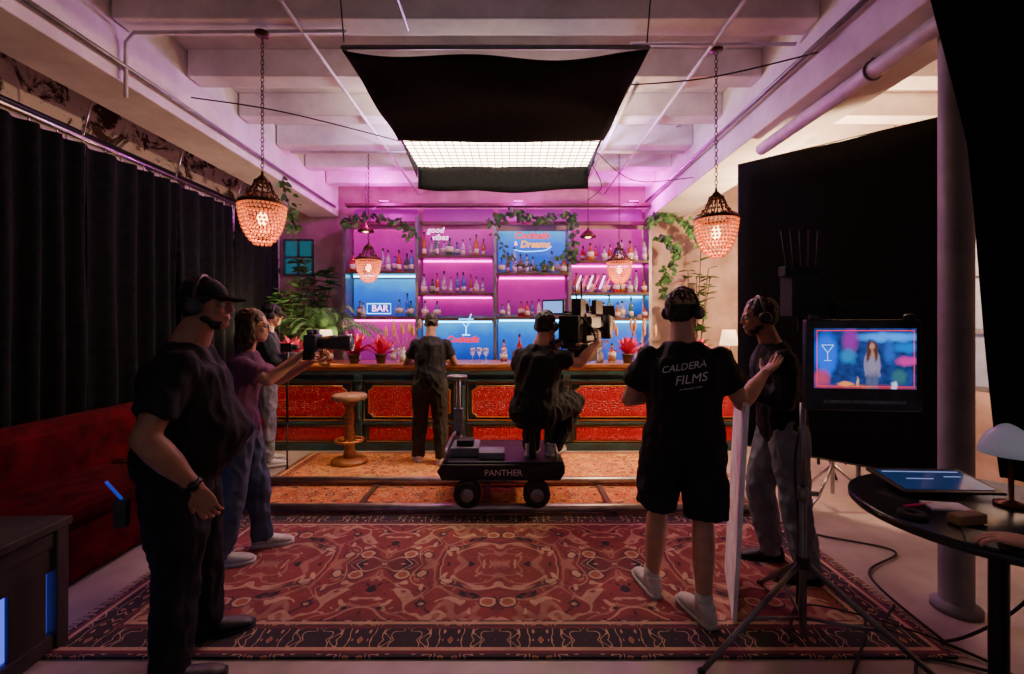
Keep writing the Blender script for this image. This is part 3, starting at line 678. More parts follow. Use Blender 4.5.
# ------------------------------------------------------------------ people
sk_light=pm('skin_light',(.52,.28,.20),(.44,.22,.16),rough=.5,scale=20)
sk_tan=pm('skin_tan',(.36,.18,.11),(.28,.13,.08),rough=.5,scale=20)
m_hair=pm('dark_hair',(.018,.011,.008),(.008,.005,.004),rough=.5,scale=60,st=(1,1,.2),bump=.5)
m_hairb=pm('brown_hair',(.07,.03,.015),(.03,.012,.008),rough=.5,scale=60,st=(1,1,.2),bump=.5)
m_tee=pm('black_cotton',(.010,.010,.013),(.007,.007,.009),rough=.8,scale=9,spec=.35,bump=.6)
m_pant=pm('dark_trouser_cloth',(.014,.016,.022),(.010,.011,.015),rough=.85,scale=9,spec=.3,bump=.6)
m_short=pm('charcoal_shorts_cloth',(.022,.022,.028),(.016,.016,.02),rough=.9,scale=9,spec=.25,bump=.6)
m_olive=pm('olive_cloth',(.05,.045,.035),(.03,.025,.02),rough=.9,scale=9,spec=.2,bump=.4)
m_jean=pm('blue_denim',(.08,.11,.19),(.05,.07,.13),rough=.9,scale=9,bump=.4)
m_gjean=pm('grey_denim',(.19,.20,.24),(.12,.13,.16),rough=.9,scale=9,bump=.4)
m_purple=pm('mauve_cotton',(.16,.05,.13),(.11,.033,.09),rough=.9,scale=9,bump=.4)
m_ghood=pm('slate_fleece',(.035,.045,.06),(.022,.027,.037),rough=.95,scale=9,bump=.4)
m_shoe=pm('white_sneaker',(.6,.57,.56),(.45,.42,.42),rough=.6,scale=20)
m_shoeb=pm('black_shoe',(.02,.02,.02),rough=.5)
m_eye=pm('eye_white',(.5,.48,.45),rough=.2); m_iris=pm('iris',(.03,.015,.01),rough=.1)
m_khaki=pm('khaki_cap_cloth',(.34,.25,.16),(.24,.17,.1),rough=.9,scale=30)
def person(label,loc,yaw,H=1.75,hv=1.,J=None,skin=None,shirt=m_tee,pants=m_pant,shoe=m_shoe,shorts=False,hair=m_hair,long=False,cap=None,phones=True,sleeve=.62,back=None,watch=None,glasses=False,beard=False):
    J=J or {}; s=H/1.75; skin=skin or sk_light
    def g(k,d): return Vector(J.get(k,d))*s
    P=g('pelvis',(0,0,.93)); N=g('neck',(0,.02,1.475)); tw=J.get('twist',0)
    up=(N-P).normalized(); X=Vector((cos(tw),sin(tw),0)); X=(X-up*X.dot(up)).normalized(); Xp=Vector((1,0,0)); Xp=(Xp-up*Xp.dot(up)).normalized()
    L=(N-P).length
    sh_={}
    for sd,sg in(('L',-1),('R',1)):
        sh_[sd]=N-up*.108*s+X*sg*.168*s*(1+(hv-1)*.6)
    T=[(-.10,.11,.085),(-.04,.155,.115),(.03,.168,.125),(.12,.155,.115),(.2,.150,.108),(.3,.162,.116),(.37,.172,.118),(.415,.176,.108),(.445,.165,.096),(.475,.135,.085),(.505,.100,.075),(.53,.075,.064),(.56,.058,.058)]
    def torso(w,inf,a=-1,b=9,belly=0):
        rs=[]
        pts=[t for t in T if a<=t[0]<=b]
        for i in range(len(pts)-1):
            for k in range(4):
                f=k/4; rs.append([pts[i][q]*(1-f)+pts[i+1][q]*f for q in range(3)])
        rs.append(list(pts[-1]))
        R=[]
        for t,rx,ry in rs:
            f=max(0,min(1,t/.545)); xx=(Xp*(1-f)+X*f).normalized(); yy=up.cross(xx)
            c=P+up*(t*s*L/(.545*s))
            hh=hv if t<.44 else 1+(hv-1)*.4
            bl=(hv-1)*.35*s*math.exp(-((t-.14)/.12)**2)
            c=c+yy*bl*.5
            R.append([c+xx*cos(2*pi*j/24)*(rx*hh*s+inf)+yy*sin(2*pi*j/24)*(ry*hh*s+inf+bl*.5) for j in range(24)])
        w.rings(R)
    def limb(w,a,b,rr,inf=0,fl=1):
        a=Vector(a);b=Vector(b); d=(b-a); n=len(rr); dn=d.normalized(); u=dn.orthogonal().normalized(); v=dn.cross(u); R=[]
        for i,r in enumerate(rr):
            c=a+d*(i/(n-1)); q=r*s+inf
            R.append([c+(u*cos(2*pi*j/16)+v*sin(2*pi*j/16))*q for j in range(16)])
        w.rings(R)
    el={};wr={};kn={};an={};hp={}
    for sd,sg in(('L',-1),('R',1)):
        el[sd]=g('el'+sd,(sg*.25,-.02,1.12)); wr[sd]=g('wr'+sd,(sg*.26,.06,.88)); hp[sd]=P+Xp*sg*.09*s*(1+(hv-1)*.5)-up*.01*s
        an[sd]=g('an'+sd,(sg*.11,0,.08)); kn[sd]=g('kn'+sd,tuple(((hp[sd]+an[sd])/2/s+Vector((0,.02,.02)))))
    hc=g('head',(0,.05,1.64)); HR=Matrix.Rotation(J.get('hyaw',0),3,'Z')@Matrix.Rotation(J.get('hpitch',0),3,'X')@Matrix.Rotation(J.get('hroll',0),3,'Y')
    def hp_(x,y,z): return hc+HR@Vector((x,y,z))*s
    w=M(); torso(w,-.006); h2=1+(hv-1)*.7
    limb(w,N-up*.03*s,hp_(0,-.02,-.05),[.066*h2,.058*h2,.056])
    for sd in'LR':
        w.ball(sh_[sd],.056*s*h2); limb(w,sh_[sd],el[sd],[.052*h2,.051*h2,.047*h2,.042*h2,.039*h2]); w.ball(el[sd],.040*s*h2)
        limb(w,el[sd],wr[sd],[.040*h2,.044*h2,.040*h2,.033,.027]); w.ball(wr[sd],.027*s)
        w.ball(hp[sd],.092*s*h2); limb(w,hp[sd],kn[sd],[.09*h2,.088*h2,.075,.062,.054]); w.ball(kn[sd],.055*s)
        limb(w,kn[sd],an[sd],[.052,.058,.058,.045,.038]); w.ball(an[sd],.04*s)
    def hb(c,r): w.ball(hp_(*c),tuple(q*s for q in r),R=HR,n=18,h=12)
    hb((0,-.012,.03),(.075,.096,.086)); hb((0,.024,-.03),(.062,.066,.08)); hb((0,.055,-.085),(.036,.035,.028)); hb((0,-.01,-.05),(.06,.06,.05))
    hb((0,.095,-.008),(.010,.013,.026)); hb((0,.103,-.026),(.014,.013,.011)); hb((0,.088,-.056),(.024,.010,.007)); hb((0,.084,-.066),(.021,.011,.007))
    hb((0,.078,.022),(.052,.016,.012)); hb((.04,.065,-.025),(.02,.02,.02)); hb((-.04,.065,-.025),(.02,.02,.02))
    for sg in(-1,1): hb((sg*.077,-.008,-.012),(.011,.02,.032))
    body=remesh(w,.0075,4)
    hm=M()
    for sd,sg in(('L',-1),('R',1)):
        h=M(); W=wr[sd]; D=Vector(J.get('hd'+sd,tuple((wr[sd]-el[sd]).normalized()))).normalized()
        Nn=Vector(J.get('hn'+sd,(-sg,0,0))); Nn=(Nn-D*Nn.dot(D)).normalized(); S=D.cross(Nn)*(-sg)
        if 'th'+sd in J: S=Vector(J['th'+sd]); S=(S-D*S.dot(D)); S=(S-Nn*S.dot(Nn)).normalized()
        curl=J.get('curl'+sd,.35)
        R=[]
        for t,a,b in((-.02,.026,.022),(.0,.027,.02),(.03,.036,.017),(.06,.042,.016),(.085,.041,.014),(.095,.036,.010)):
            c=W+D*t*s; R.append([c+(S*cos(2*pi*j/16)*a+Nn*sin(2*pi*j/16)*b)*s for j in range(16)])
        h.rings(R)
        for o,l,r in((.031,.072,.0088),(.0105,.08,.009),(-.0105,.075,.0088),(-.031,.058,.0078)):
            p=W+(D*.083+S*o)*s; ang=curl*.5+.1*abs(o)*10; pts=[p-D*.02*s]; 
            fan=S*o*2.2
            for q in(.45,.32,.27):
                d=(D*cos(ang)+Nn*sin(ang)+fan*cos(ang)).normalized(); pts.append(p); p=p+d*l*q*s; ang+=curl
            pts.append(p)
            h.tube(pts,r,10,rr=[r*s,r*s,r*.96*s,r*.88*s,r*.72*s][:len(pts)]); h.ball(p,r*.72*s,n=8,h=6)
        p=W+(D*.022+S*.02)*s; d1=(S*.75+D*.7+Nn*.3).normalized(); d2=(S*.35+D*.85+Nn*.45).normalized()
        h.tube([p,p+d1*.038*s,p+d1*.038*s+d2*.03*s,p+d1*.038*s+d2*.055*s],.01,10,rr=[.014*s,.0115*s,.010*s,.008*s]); h.ball(p+d1*.038*s+d2*.055*s,.008*s,n=8,h=6)
        me=remesh(h,.0035,2); hm.add([v.co for v in me.vertices],[tuple(p.vertices) for p in me.polygons],0,True); bpy.data.meshes.remove(me)
    hm.add([v.co for v in body.vertices],[tuple(p.vertices) for p in body.polygons],0,True); bpy.data.meshes.remove(body)
    me=hm.mesh('person'); me.materials.append(skin)
    o=addobj(me,'person',None,loc,yaw); top(o,label,'person')
    def part(mm,name,mat,vox=None,it=5,disp=None):
        if vox: me=remesh(mm,vox,it,disp); me.materials.append(mat); return addobj(me,name,o)
        return mm.build(name,mat,o)
    w=M(); inf=.014; torso(w,inf,-.10,.535)
    for sd in'LR':
        w.ball(sh_[sd],(.054*h2)*s+inf*.7)
        E=sh_[sd]+(el[sd]-sh_[sd])*min(sleeve,1)
        limb(w,sh_[sd],E,[.052*h2,.054*h2,.056*h2,.060*h2] if sleeve<1 else [.052*h2,.054*h2,.05,.048],inf)
        if sleeve>1: w.ball(el[sd],.055*s); limb(w,el[sd],el[sd]+(wr[sd]-el[sd])*.92,[.05,.05,.045,.036],.008)
    shirt_o=part(w,'shirt',shirt,.010,7,(.014,9))
    w=M(); torso(w,.006,-.10,.06)
    for sd in'LR':
        w.ball(hp[sd],.1*s*h2)
        if shorts:
            K=hp[sd]+(kn[sd]-hp[sd])*.97+Vector((( -1 if sd=='L' else 1)*.015,0,0)); limb(w,hp[sd],K,[.098*h2,.1*h2,.098*h2,.097*h2,.094*h2],.006)
        else:
            limb(w,hp[sd],kn[sd],[.1*h2,.1*h2,.092*h2,.084*h2,.078],.007); w.ball(kn[sd],.081*s); limb(w,kn[sd],an[sd]+Vector((0,0,-.02)),[.078,.079,.075,.069,.065],.005)
    part(w,'shorts' if shorts else 'trousers',pants,.011,4,(.015,11))
    for sd in'LR':
        fy=J.get('fy'+sd,0); fp=J.get('fp'+sd,0); RM=Matrix.Rotation(fy,3,'Z')@Matrix.Rotation(fp,3,'X'); A=an[sd]; w=M(); R=[];R2=[]
        for y,hw,h0 in((-.075,.022,.06),(-.06,.034,.09),(-.03,.038,.105),(.02,.04,.10),(.07,.044,.075),(.12,.048,.06),(.16,.046,.052),(.19,.036,.04),(.205,.02,.03)):
            R.append([A+RM@Vector((cos(2*pi*j/16)*hw,y,-.07+h0/2+sin(2*pi*j/16)*h0/2))*s for j in range(16)])
            R2.append([A+RM@Vector((cos(2*pi*j/16)*(hw+.005),y*1.03,-.067+(.012 if sin(2*pi*j/16)>0 else -.012)))*s for j in range(16)])
        w.rings(R); w.cyl(A+RM@Vector((0,-.02,-.01))*s,A+RM@Vector((0,-.02,.03))*s,.046*s,n=16); sm=part(w,'shoe',shoe,.008,3)
        w=M(); w.rings(R2); w.build('sole',m_shoe if shoe is m_shoe else m_rub,sm); 
        if shorts: w=M(); w.cyl(A+Vector((0,-.0,-.02)),A+Vector((0,0,.07)),.046*s,.045*s,n=16); w.build('sock',m_shoe,o)
    for sg in(-1,1):
        w=M(); w.ball(hp_(sg*.031,.080,.002),.0125*s,n=10,h=8); w.ball(hp_(sg*.031,.0885,.002),.0055*s,m=1,n=8,h=6)
        w.build('eye',[m_eye,m_iris],o)
    w=M(); 
    w.ball(hp_(0,-.022,.04),tuple(q*s for q in(.083,.098,.088)),R=HR,n=20,h=12); w.ball(hp_(0,-.045,-.005),tuple(q*s for q in(.075,.068,.07)),R=HR)
    if long:
        for x,y,z,a,b,c in((0,-.07,-.08,.075,.045,.12),(.05,-.06,-.18,.04,.035,.12),(-.05,-.06,-.18,.045,.035,.12),(.075,-.01,-.07,.02,.04,.1),(-.075,-.01,-.07,.02,.04,.1),(0,-.07,-.2,.06,.035,.1)):
            w.ball(hp_(x,y,z),(a*s,b*s,c*s),R=HR)
    part(w,'hair',hair,.009,3,(.008,30))
    if beard:
        w=M(); w.ball(hp_(0,.040,-.082),tuple(q*s for q in(.045,.048,.032)),R=HR); w.ball(hp_(0,.016,-.062),tuple(q*s for q in(.065,.05,.032)),R=HR); part(w,'beard',hair,.008,2,(.003,40))
    if cap:
        w=M(); R=[]
        for i in range(9):
            t=i/8*pi/2; q=max(cos(t),.03); R.append([hp_(cos(2*pi*j/24)*.088*q,-.018+sin(2*pi*j/24)*.104*q,.035+.088*sin(t)) for j in range(24)])
        w.rings(R); vs=[];n=12
        for i in range(n+1):
            a=pi*.15+pi*.7*i/n; x=cos(a); 
            p0=(cos(a)*.088,-.018+sin(a)*.104,.042); p1=(cos(a)*.082,.02+sin(a)*.145,.03-abs(x)*.012)
            vs+=[hp_(*p0),hp_(*p1)]
        low=[v-(HR@Vector((0,0,.006))) for v in vs]; k=len(vs)
        fs=[]
        for i in range(n): a=i*2; fs+=[(a,a+1,a+3,a+2),(k+a,k+a+2,k+a+3,k+a+1),(a+1,k+a+1,k+a+3,a+3)]
        w.add(vs+low,fs,0,True); w.ball(hp_(0,-.018,.125),.007*s); w.build('cap',cap,o)
    if phones:
        w=M(); w.tube([hp_(cos(a)*.094,-.012,.01+sin(a)*.122) for a in [pi*i/16 for i in range(17)]],.009*s,8)
        for sg in(-1,1):
            w.lathe([(.0,-.018),(.03,-.018),(.038,-.01),(.038,.012),(.03,.018),(0,.018)],hp_(sg*.095,-.01,-.01),18,R=HR@Matrix.Rotation(pi/2,3,'Y'))
        w.build('headphones',m_cam,o)
    if glasses:
        w=M()
        for sg in(-1,1):
            w.tube([hp_(sg*.032+cos(a)*.022,.102,.0+sin(a)*.018) for a in[2*pi*i/12 for i in range(12)]],.0022,5,closed=True); w.tube([hp_(sg*.054,.1,0),hp_(sg*.078,.0,.002)],.002,5)
        w.tube([hp_(-.01,.104,0),hp_(.01,.104,0)],.0022,5)
        w.build('glasses',m_blk,o)
    if watch:
        d=(wr[watch]-el[watch]).normalized(); c=wr[watch]-d*.025*s; w=M(); w.cyl(c-d*.011,c+d*.011,.034*s,n=18); nn=Vector((.9 if watch=='R' else -.9,0,.2)); nn=(nn-d*nn.dot(d)).normalized(); w.cyl(c+nn*.026,c+nn*.042,.02,n=16); w.build('watch',m_blk,o)
    if back:
        bv=BVHTree.FromPolygons([v.co for v in shirt_o.data.vertices],[tuple(p.vertices) for p in shirt_o.data.polygons])
        for body_,sz,cx,cz,sl in back:
            tm=textmesh(body_,sz,ext=0,shear=.15); bm=bmesh.new(); bm.from_mesh(tm); bmesh.ops.triangulate(bm,faces=bm.faces)
            for v in bm.verts:
                x=v.co.x+cx; z=cz+v.co.y+sl*v.co.x; h=bv.ray_cast(Vector((x,-1,z)),Vector((0,1,0)))
                v.co=Vector((x,(h[0].y if h[0] else -.12)-.006,z))
            bm.to_mesh(tm); bm.free(); tm.materials.clear(); tm.materials.append(m_white); addobj(tm,'shirt_print',o,label='white printed lettering')
    return o
person('heavyset man in black polo, cap and headphones, hand at thigh',(-1.50,2.06,0),math.radians(-62),1.77,1.32,
  dict(neck=(0,.03,1.465),head=(.01,.10,1.625),elR=(.31,-.07,1.10),wrR=(.31,.10,.88),hdR=(-.05,.35,-.9),hnR=(-1,.2,-.1),curlR=.45,elL=(-.31,-.02,1.10),wrL=(-.15,.22,1.02),hdL=(.8,.4,-.1),curlL=.5,
  anL=(-.17,.08,.08),anR=(.15,-.02,.08),hyaw=-.32),skin=sk_tan,shoe=m_shoeb,cap=m_tee,watch='R',beard=True,sleeve=.72)
person('long-haired woman in mauve top and jeans holding up a camera',(-1.80,3.02,0.012),math.radians(-70),1.64,.92,
  dict(neck=(0,.03,1.47),head=(0,.08,1.635),elR=(.20,.20,1.26),wrR=(.10,.40,1.43),hdR=(-.25,1,.2),hnR=(-.9,0,-.2),curlR=.9,elL=(-.17,.22,1.22),wrL=(-.02,.47,1.38),hdL=(.2,1,.1),hnL=(.2,0,1),curlL=.9,hpitch=-.05,anL=(-.12,.12,.08),anR=(.1,-.1,.08)),
  skin=sk_light,shirt=m_purple,pants=m_jean,long=True,hair=m_hairb,phones=False,glasses=True,sleeve=.7)
dc=thing('photo_camera','black camera with a long lens held up by the woman','camera',(-1.34,3.07,1.43),rz=math.radians(-84)); dc.scale=(1.15,)*3
m_cam2=pm('camera_satin',(.07,.07,.08),(.05,.05,.055),rough=.3,metal=.3)
M().box((0,0,0),(.14,.07,.10)).box((0,0,.06),(.06,.06,.035)).box((.05,0,.06),(.03,.03,.02)).build('body',m_cam2,dc,bevel=.008)
M().lathe([(.035,.03),(.038,.05),(.042,.09),(.045,.10),(.045,.12),(.042,.13),(.05,.18),(.052,.22)],(0,0,0),20,R=Matrix.Rotation(-pi/2,3,'X')).build('lens',m_cam2,dc)
M().torus((0,.22,0),.05,.004,'y').build('lens_ring',m_chrome,dc)
M().box((0,-.037,0),(.08,.004,.055)).build('screen',em('lcd',(.5,.5,.6),.8),dc); M().box((.05,-.01,-.07),(.05,.05,.05)).build('grip',m_rub,dc)
person('person in slate hoodie, cap and headphones holding a monopod',(-2.72,5.02,.012),math.radians(-60),1.76,1.0,
  dict(head=(0,.07,1.635),hpitch=-.25,elR=(.26,.08,1.14),wrR=(.18,.30,1.2),curlR=.8,hnR=(-1,0,0),elL=(-.24,.05,1.13),wrL=(-.08,.28,1.1)),skin=sk_light,shirt=m_ghood,pants=m_gjean,cap=m_tee,sleeve=1.5)
w=thing('monopod','black monopod with small camera on top','monopod',(-2.40,4.86,.012)); M().cyl((0,0,0),(0,0,.5),.008).cyl((0,0,.5),(0,0,1.25),.013).build('pole',m_blk,w); M().box((0,0,1.30),(.12,.07,.09)).cyl((0,0,1.3),(.12,0,1.3),.03).build('camera',m_cam,w,bevel=.005); M().ball((0,0,0),.015).build('foot',m_rub,w)
person('man in black T-shirt leaning over the bar top, back turned',(-.92,5.10,.012),math.radians(4),1.70,1.05,
  dict(neck=(0,.08,1.46),head=(0,.17,1.60),hpitch=-.45,elR=(.28,.12,1.13),wrR=(.16,.36,1.15),hdR=(-.2,1,-.1),hnR=(0,0,-1),elL=(-.29,.12,1.13),wrL=(-.18,.36,1.15),hdL=(.2,1,-.1),hnL=(0,0,-1),anL=(-.14,.06,.08),anR=(.14,-.06,.08),fyL=.3,fyR=-.3),
  skin=sk_tan,pants=m_olive,phones=False)
person('camera operator in black seated on the dolly, holding the camera',(.17,3.77,0),math.radians(-26),1.76,1.12,
  dict(pelvis=(0,0,.83),neck=(.02,.12,1.38),head=(.05,.19,1.535),hpitch=-.1,hyaw=-.3,elR=(.34,.18,1.22),wrR=(.46,.32,1.40),hdR=(.0,.6,.6),curlR=.8,elL=(-.26,.28,1.12),wrL=(.0,.44,1.32),curlL=.8,
  knR=(.24,.40,.88),anR=(.10,.20,.515),knL=(-.15,.38,.84),anL=(-.06,.10,.515),fyR=-.1,fyL=.2),skin=sk_light,pants=m_pant,shirt=m_tee)
person('man in printed black T-shirt, shorts and khaki cap, back turned',(.93,2.47,.012),math.radians(-20),1.74,1.17,
  dict(neck=(0,.03,1.465),head=(0,.08,1.625),hyaw=-.5,elR=(.30,.12,1.12),wrR=(.44,.30,1.27),hdR=(.6,.6,.5),hnR=(-.3,-.2,1),thR=(0,1,.2),curlR=.2,elL=(-.30,.10,1.11),wrL=(-.02,.36,1.16),hdL=(.8,.5,.1),
  anL=(-.17,.10,.08),anR=(.10,-.08,.08),fyL=.5,fyR=.6),skin=sk_light,shorts=True,cap=m_khaki,pants=m_short,
  back=[('CALDERA',.050,.0,1.32,.20),('FILMS',.064,.035,1.26,.20),('production crew',.016,.035,1.215,.20)])
person('dark-haired man in black shirt and grey jeans, hands clasped',(1.70,2.86,.0),math.radians(78),1.73,1.0,
  dict(neck=(0,.07,1.47),head=(0,.14,1.62),hpitch=-.12,elR=(.24,.06,1.11),wrR=(.07,.30,1.22),hdR=(-.5,.6,.5),hnR=(-1,0,0),elL=(-.24,.06,1.12),wrL=(-.05,.31,1.20),hdL=(.3,.6,.5),hnL=(1,0,0),curlR=.5,curlL=.5,knR=(.12,.10,.50),anR=(.13,.02,.08),anL=(-.12,-.10,.08)),
  skin=sk_tan,pants=m_gjean,shoe=m_shoeb,sleeve=1.5,beard=True)
person('person in black seated with one hand resting on the table',(2.05,.98,0),math.radians(32),1.74,1.0,
  dict(pelvis=(0,0,.52),neck=(0,.06,1.06),head=(0,.12,1.23),elR=(.25,.1,.80),wrR=(.2,.3,.74),elL=(-.27,.30,.94),wrL=(-.22,.56,.905),hdL=(-.1,.95,-.05),hnL=(0,0,-1),thL=(1,0,0),knR=(.13,.42,.52),anR=(.13,.42,.09),knL=(-.15,.42,.52),anL=(-.15,.40,.09)),
  skin=sk_light,sleeve=1.5,phones=False)
e=thing('wooden_stool','brown wooden stool under the seated person','stool',(2.05,.95,0)); M().box((0,0,.37),(.36,.36,.04)).build('seat',m_wood,e,bevel=.01)
for x in(-.15,.15):
    for y in(-.15,.15): M().box((x,y,.175),(.035,.035,.35)).build('leg',m_wood,e)
e=thing('walkie_talkie','black two-way radio with blue lit antenna clipped at the belt','radio',(-1.68,1.96,.74),rz=.2); M().box((0,0,0),(.05,.035,.12)).build('body',m_cam,e,bevel=.005); M().cyl((0,0,.06),(-.06,0,.14),.006).build('antenna',em('antenna_blue',(.03,.09,1),.4),e)
# ------------------------------------------------------------------ monitor on stand
mo=thing('monitor_stand','field monitor with wireless receiver on a tripod light stand','monitor stand',(1.38,2.16,0))
w=M(); w.cyl((0,0,.12),(0,0,.75),.017).cyl((0,0,.75),(0,0,1.18),.013).cyl((0,0,.72),(0,0,.78),.024).cyl((.02,0,.75),(.07,0,.75),.012); w.build('pole',m_grey,mo)
for a in(math.radians(195),math.radians(-35),math.radians(80)):
    x,y=cos(a),sin(a); w=M(); w.cyl((0.02*x,.02*y,.42),(x*.56,y*.56,.015),.012).cyl((0,0,.16),(x*.3,y*.3,.21),.008).ball((x*.56,y*.56,.014),.018,m=1); w.build('leg',[m_grey,m_rub],mo)
w=M(); w.cyl((0,0,.40),(0,0,.45),.03); w.build('collar',m_rub,mo)
mt=M(); mt.box((0,0,0),(.48,.045,.41)); mt.box((0,.035,0),(.4,.04,.3)).box((-.2,.0,.215),(.04,.03,.03)).box((.2,.0,.215),(.04,.03,.03)); 
mon=mt.build('monitor',m_cam,mo,loc=(.20,-.10,1.37),rz=-.12,bevel=.008)
lay=[(0,-.12,.26,.03,(.16,.02,.05),.5),(-.16,.05,.045,.09,(.0,.07,.55),.4),(.10,.125,.12,.02,(.02,.20,.7),.6),(.17,.08,.05,.02,(.0,.10,.40),.6),(.10,.06,.02,.05,(.01,.06,.30),.6),(-.06,.11,.03,.05,(.16,.01,.20),.6),(-.07,.04,.03,.03,(.01,.12,.32),.6),(.17,.02,.04,.02,(.35,.02,.20),.6),(-.18,-.06,.03,.035,(.28,.03,.08),.7),(.14,-.05,.03,.03,(.02,.08,.10),.5),
 (.018,-.075,.012,.045,(.05,.06,.12),.5),(.042,-.075,.012,.045,(.05,.06,.12),.5),(.03,.010,.030,.052,(.16,.13,.20),.5),(.004,.0,.008,.045,(.14,.12,.20),.5),(.056,.0,.008,.045,(.14,.12,.20),.5),(.03,.078,.020,.034,(.035,.012,.01),.5),(.013,.050,.007,.035,(.05,.018,.012),.6),(.047,.050,.007,.035,(.05,.018,.012),.6),(.03,.084,.009,.015,(.30,.13,.09),.6),(.03,.050,.007,.018,(.25,.11,.08),.6),
 (-.08,-.085,.03,.010,(.55,.18,.05),.6),(-.02,-.095,.06,.006,(.20,.08,.05),.5),(.12,-.09,.012,.02,(.3,.4,.6),.6),(-.03,-.075,.006,.02,(.35,.22,.1),.6)]
M().box((0,-.0245,.03),(.42,.004,.27)).build('screen',picture('screen_picture',lay,2.1),mon)
w=M()
for (x0,z0),(x1,z1) in(((-.18,.09),(-.13,.09)),((-.18,.09),(-.155,.055)),((-.13,.09),(-.155,.055)),((-.155,.055),(-.155,.02)),((-.17,.02),(-.14,.02))): w.cyl((x0,-.0275,z0),(x1,-.0275,z1),.0016,n=5)
w.build('screen_image',em('screen_neon',(.4,.65,1),1.5),mon)
M().tube([(-.2,-.0275,-.095),(.2,-.0275,-.095),(.2,-.0275,.155),(-.2,-.0275,.155)],.0018,4,closed=True).build('frame_guide',em('red_guide',(1,.02,.03),1.6),mon)
w=M(); w.box((0,-.0235,-.165),(.34,.003,.014))
for i in range(7): w.cyl((-.15+i*.05,-.022,-.165),(-.15+i*.05,-.028,-.165),.007,n=10)
w.build('button_row',m_grey,mon)
w=M(); w.box((0,0,0),(.18,.10,.20)).box((.0,.06,-.02),(.13,.05,.15)).box((-.02,0,.12),(.18,.06,.05)).box((.1,0,-.03),(.05,.07,.10)).cyl((0,.03,-.17),(0,.03,-.08),.015); w.build('wireless_receiver',m_rub,mo,loc=(.04,.05,1.69),bevel=.004)
for i in range(5): M().cyl((-.04+i*.035,.05,1.82),(-.07+i*.045,.05,2.01),.0075,n=8).build('antenna',m_rub,mo)
M().box((.24,.0,1.61),(.2,.05,.08)).build('battery_plate',m_rub,mo,bevel=.004)
top(M().tube(smooth([(1.46,2.24,1.60),(1.52,2.30,1.3),(1.42,2.28,.9),(1.45,2.30,.5),(1.5,2.4,.02)],10),.006,6).build('monitor_cable',m_rub),'thin black cable hanging down beside the monitor stand','cable')
w=M(); w.box((0,0,.56),(.02,.55,1.12)); o=w.build('bounce_board',[pm('white_foam_board',(.88,.80,.90),rough=.6)],loc=(1.245,2.60,.02),rot=(0,math.radians(3.0),math.radians(-21.0))); top(o,'white foam bounce board standing on edge','reflector board')
# ------------------------------------------------------------------ big black flag on stand
bf=thing('black_flag','large black fabric flag in a metal frame on a stand','studio flag',(2.72,3.88,0),rz=math.atan2(-1.05,1.04))
vs=[];fs=[]
for i in range(13):
    for j in range(13): u,v=i/12,j/12; vs.append((-.74+1.48*u,.01*sin(u*9)*sin(v*4),.40+2.70*v))
for i in range(12):
    for j in range(12): a=i*13+j; fs.append((a,a+1,a+14,a+13))
o=M().add(vs,fs,0,True).build('flag_fabric',m_black,bf); q=o.modifiers.new('s','SOLIDIFY'); q.thickness=.006
M().tube([(-.75,.02,.39),(.75,.02,.39),(.75,.02,3.11),(-.75,.02,3.11)],.013,8,closed=True).build('frame',m_blk,bf)
w=M(); w.cyl((0,.06,.1),(0,.06,2.6),.016).cyl((0,.06,2.55),(0,.02,3.1),.012)
for a in(.3,2.4,4.5): w.tube([(0,.06,.35),(cos(a)*.25,.06+sin(a)*.25,.12),(cos(a)*.5,.06+sin(a)*.5,.015)],.012,8)
w.build('stand',m_chrome,bf)
# ------------------------------------------------------------------ column
top(M().lathe([(.11,0),(.11,.03),(.08,.05),(.075,.06),(.075,3.8),(.08,3.82),(.12,3.9),(.12,3.95)],n=28).build('support_column',pm('column_paint',(.24,.22,.23),(.16,.14,.15),rough=.6,scale=4),loc=(2.42,2.48,0)),'round pale painted steel support column','column')
# ------------------------------------------------------------------ round table and things on it
e=thing('round_table','round black pedestal table','table',(1.84,1.72,0))
M().lathe([(.0,.815),(.45,.815),(.46,.825),(.46,.845),(.45,.85),(0,.85)],n=48).build('tabletop',pm('black_laminate',(.025,.022,.025),(.015,.014,.015),rough=.25,scale=8),e)
M().lathe([(.03,.03),(.045,.1),(.03,.2),(.03,.7),(.05,.76),(.12,.815)],n=18).build('pedestal',m_blk,e)
M().lathe([(.24,0),(.24,.015),(.05,.04),(.03,.05)],n=32).build('base',m_blk,e)
tb=thing('tablet','tablet computer with lit blue screen propped on the table','tablet',(1.80,1.95,.858),rz=-.05)
Rt=Matrix.Rotation(.14,3,'X')
M().box((0,0,.024),(.40,.22,.012),R=Rt).build('body',m_blk,tb,bevel=.004)
M().box((0,0-.002,.0315),(.35,.175,.002),R=Rt).build('screen',pm('tablet_screen',(.02,.04,.12),(.01,.02,.07),rough=.1,scale=9,emit=(.015,.05,.18),es=.4),tb)
w=M(); 
w.box((0,.065,.0425),(.32,.005,.002),R=Rt).box((-.05,.0,.0335),(.11,.004,.002),R=Rt).box((.1,.02,.0363),(.07,.004,.002),R=Rt); w.build('screen_bar',em('icons',(.4,.5,.9),.6),tb)
w=M(); w.box((0,.085,.014),(.26,.02,.028)); w.build('prop',m_rub,tb)
top(M().lathe([(.02,0),(.045,0),(.045,.015),(.04,.018),(.02,.018),(.02,0)],n=24).build('tape_roll',m_rub,loc=(1.46,1.66,.851)),'small black roll of tape on the table','tape roll')
top(M().box((0,0,.02),(.12,.045,.035)).build('wooden_block',pm('tan_wood',(.3,.19,.1)),loc=(1.60,1.60,.851),rz=.2,bevel=.004),'tan wooden block on the table','block')
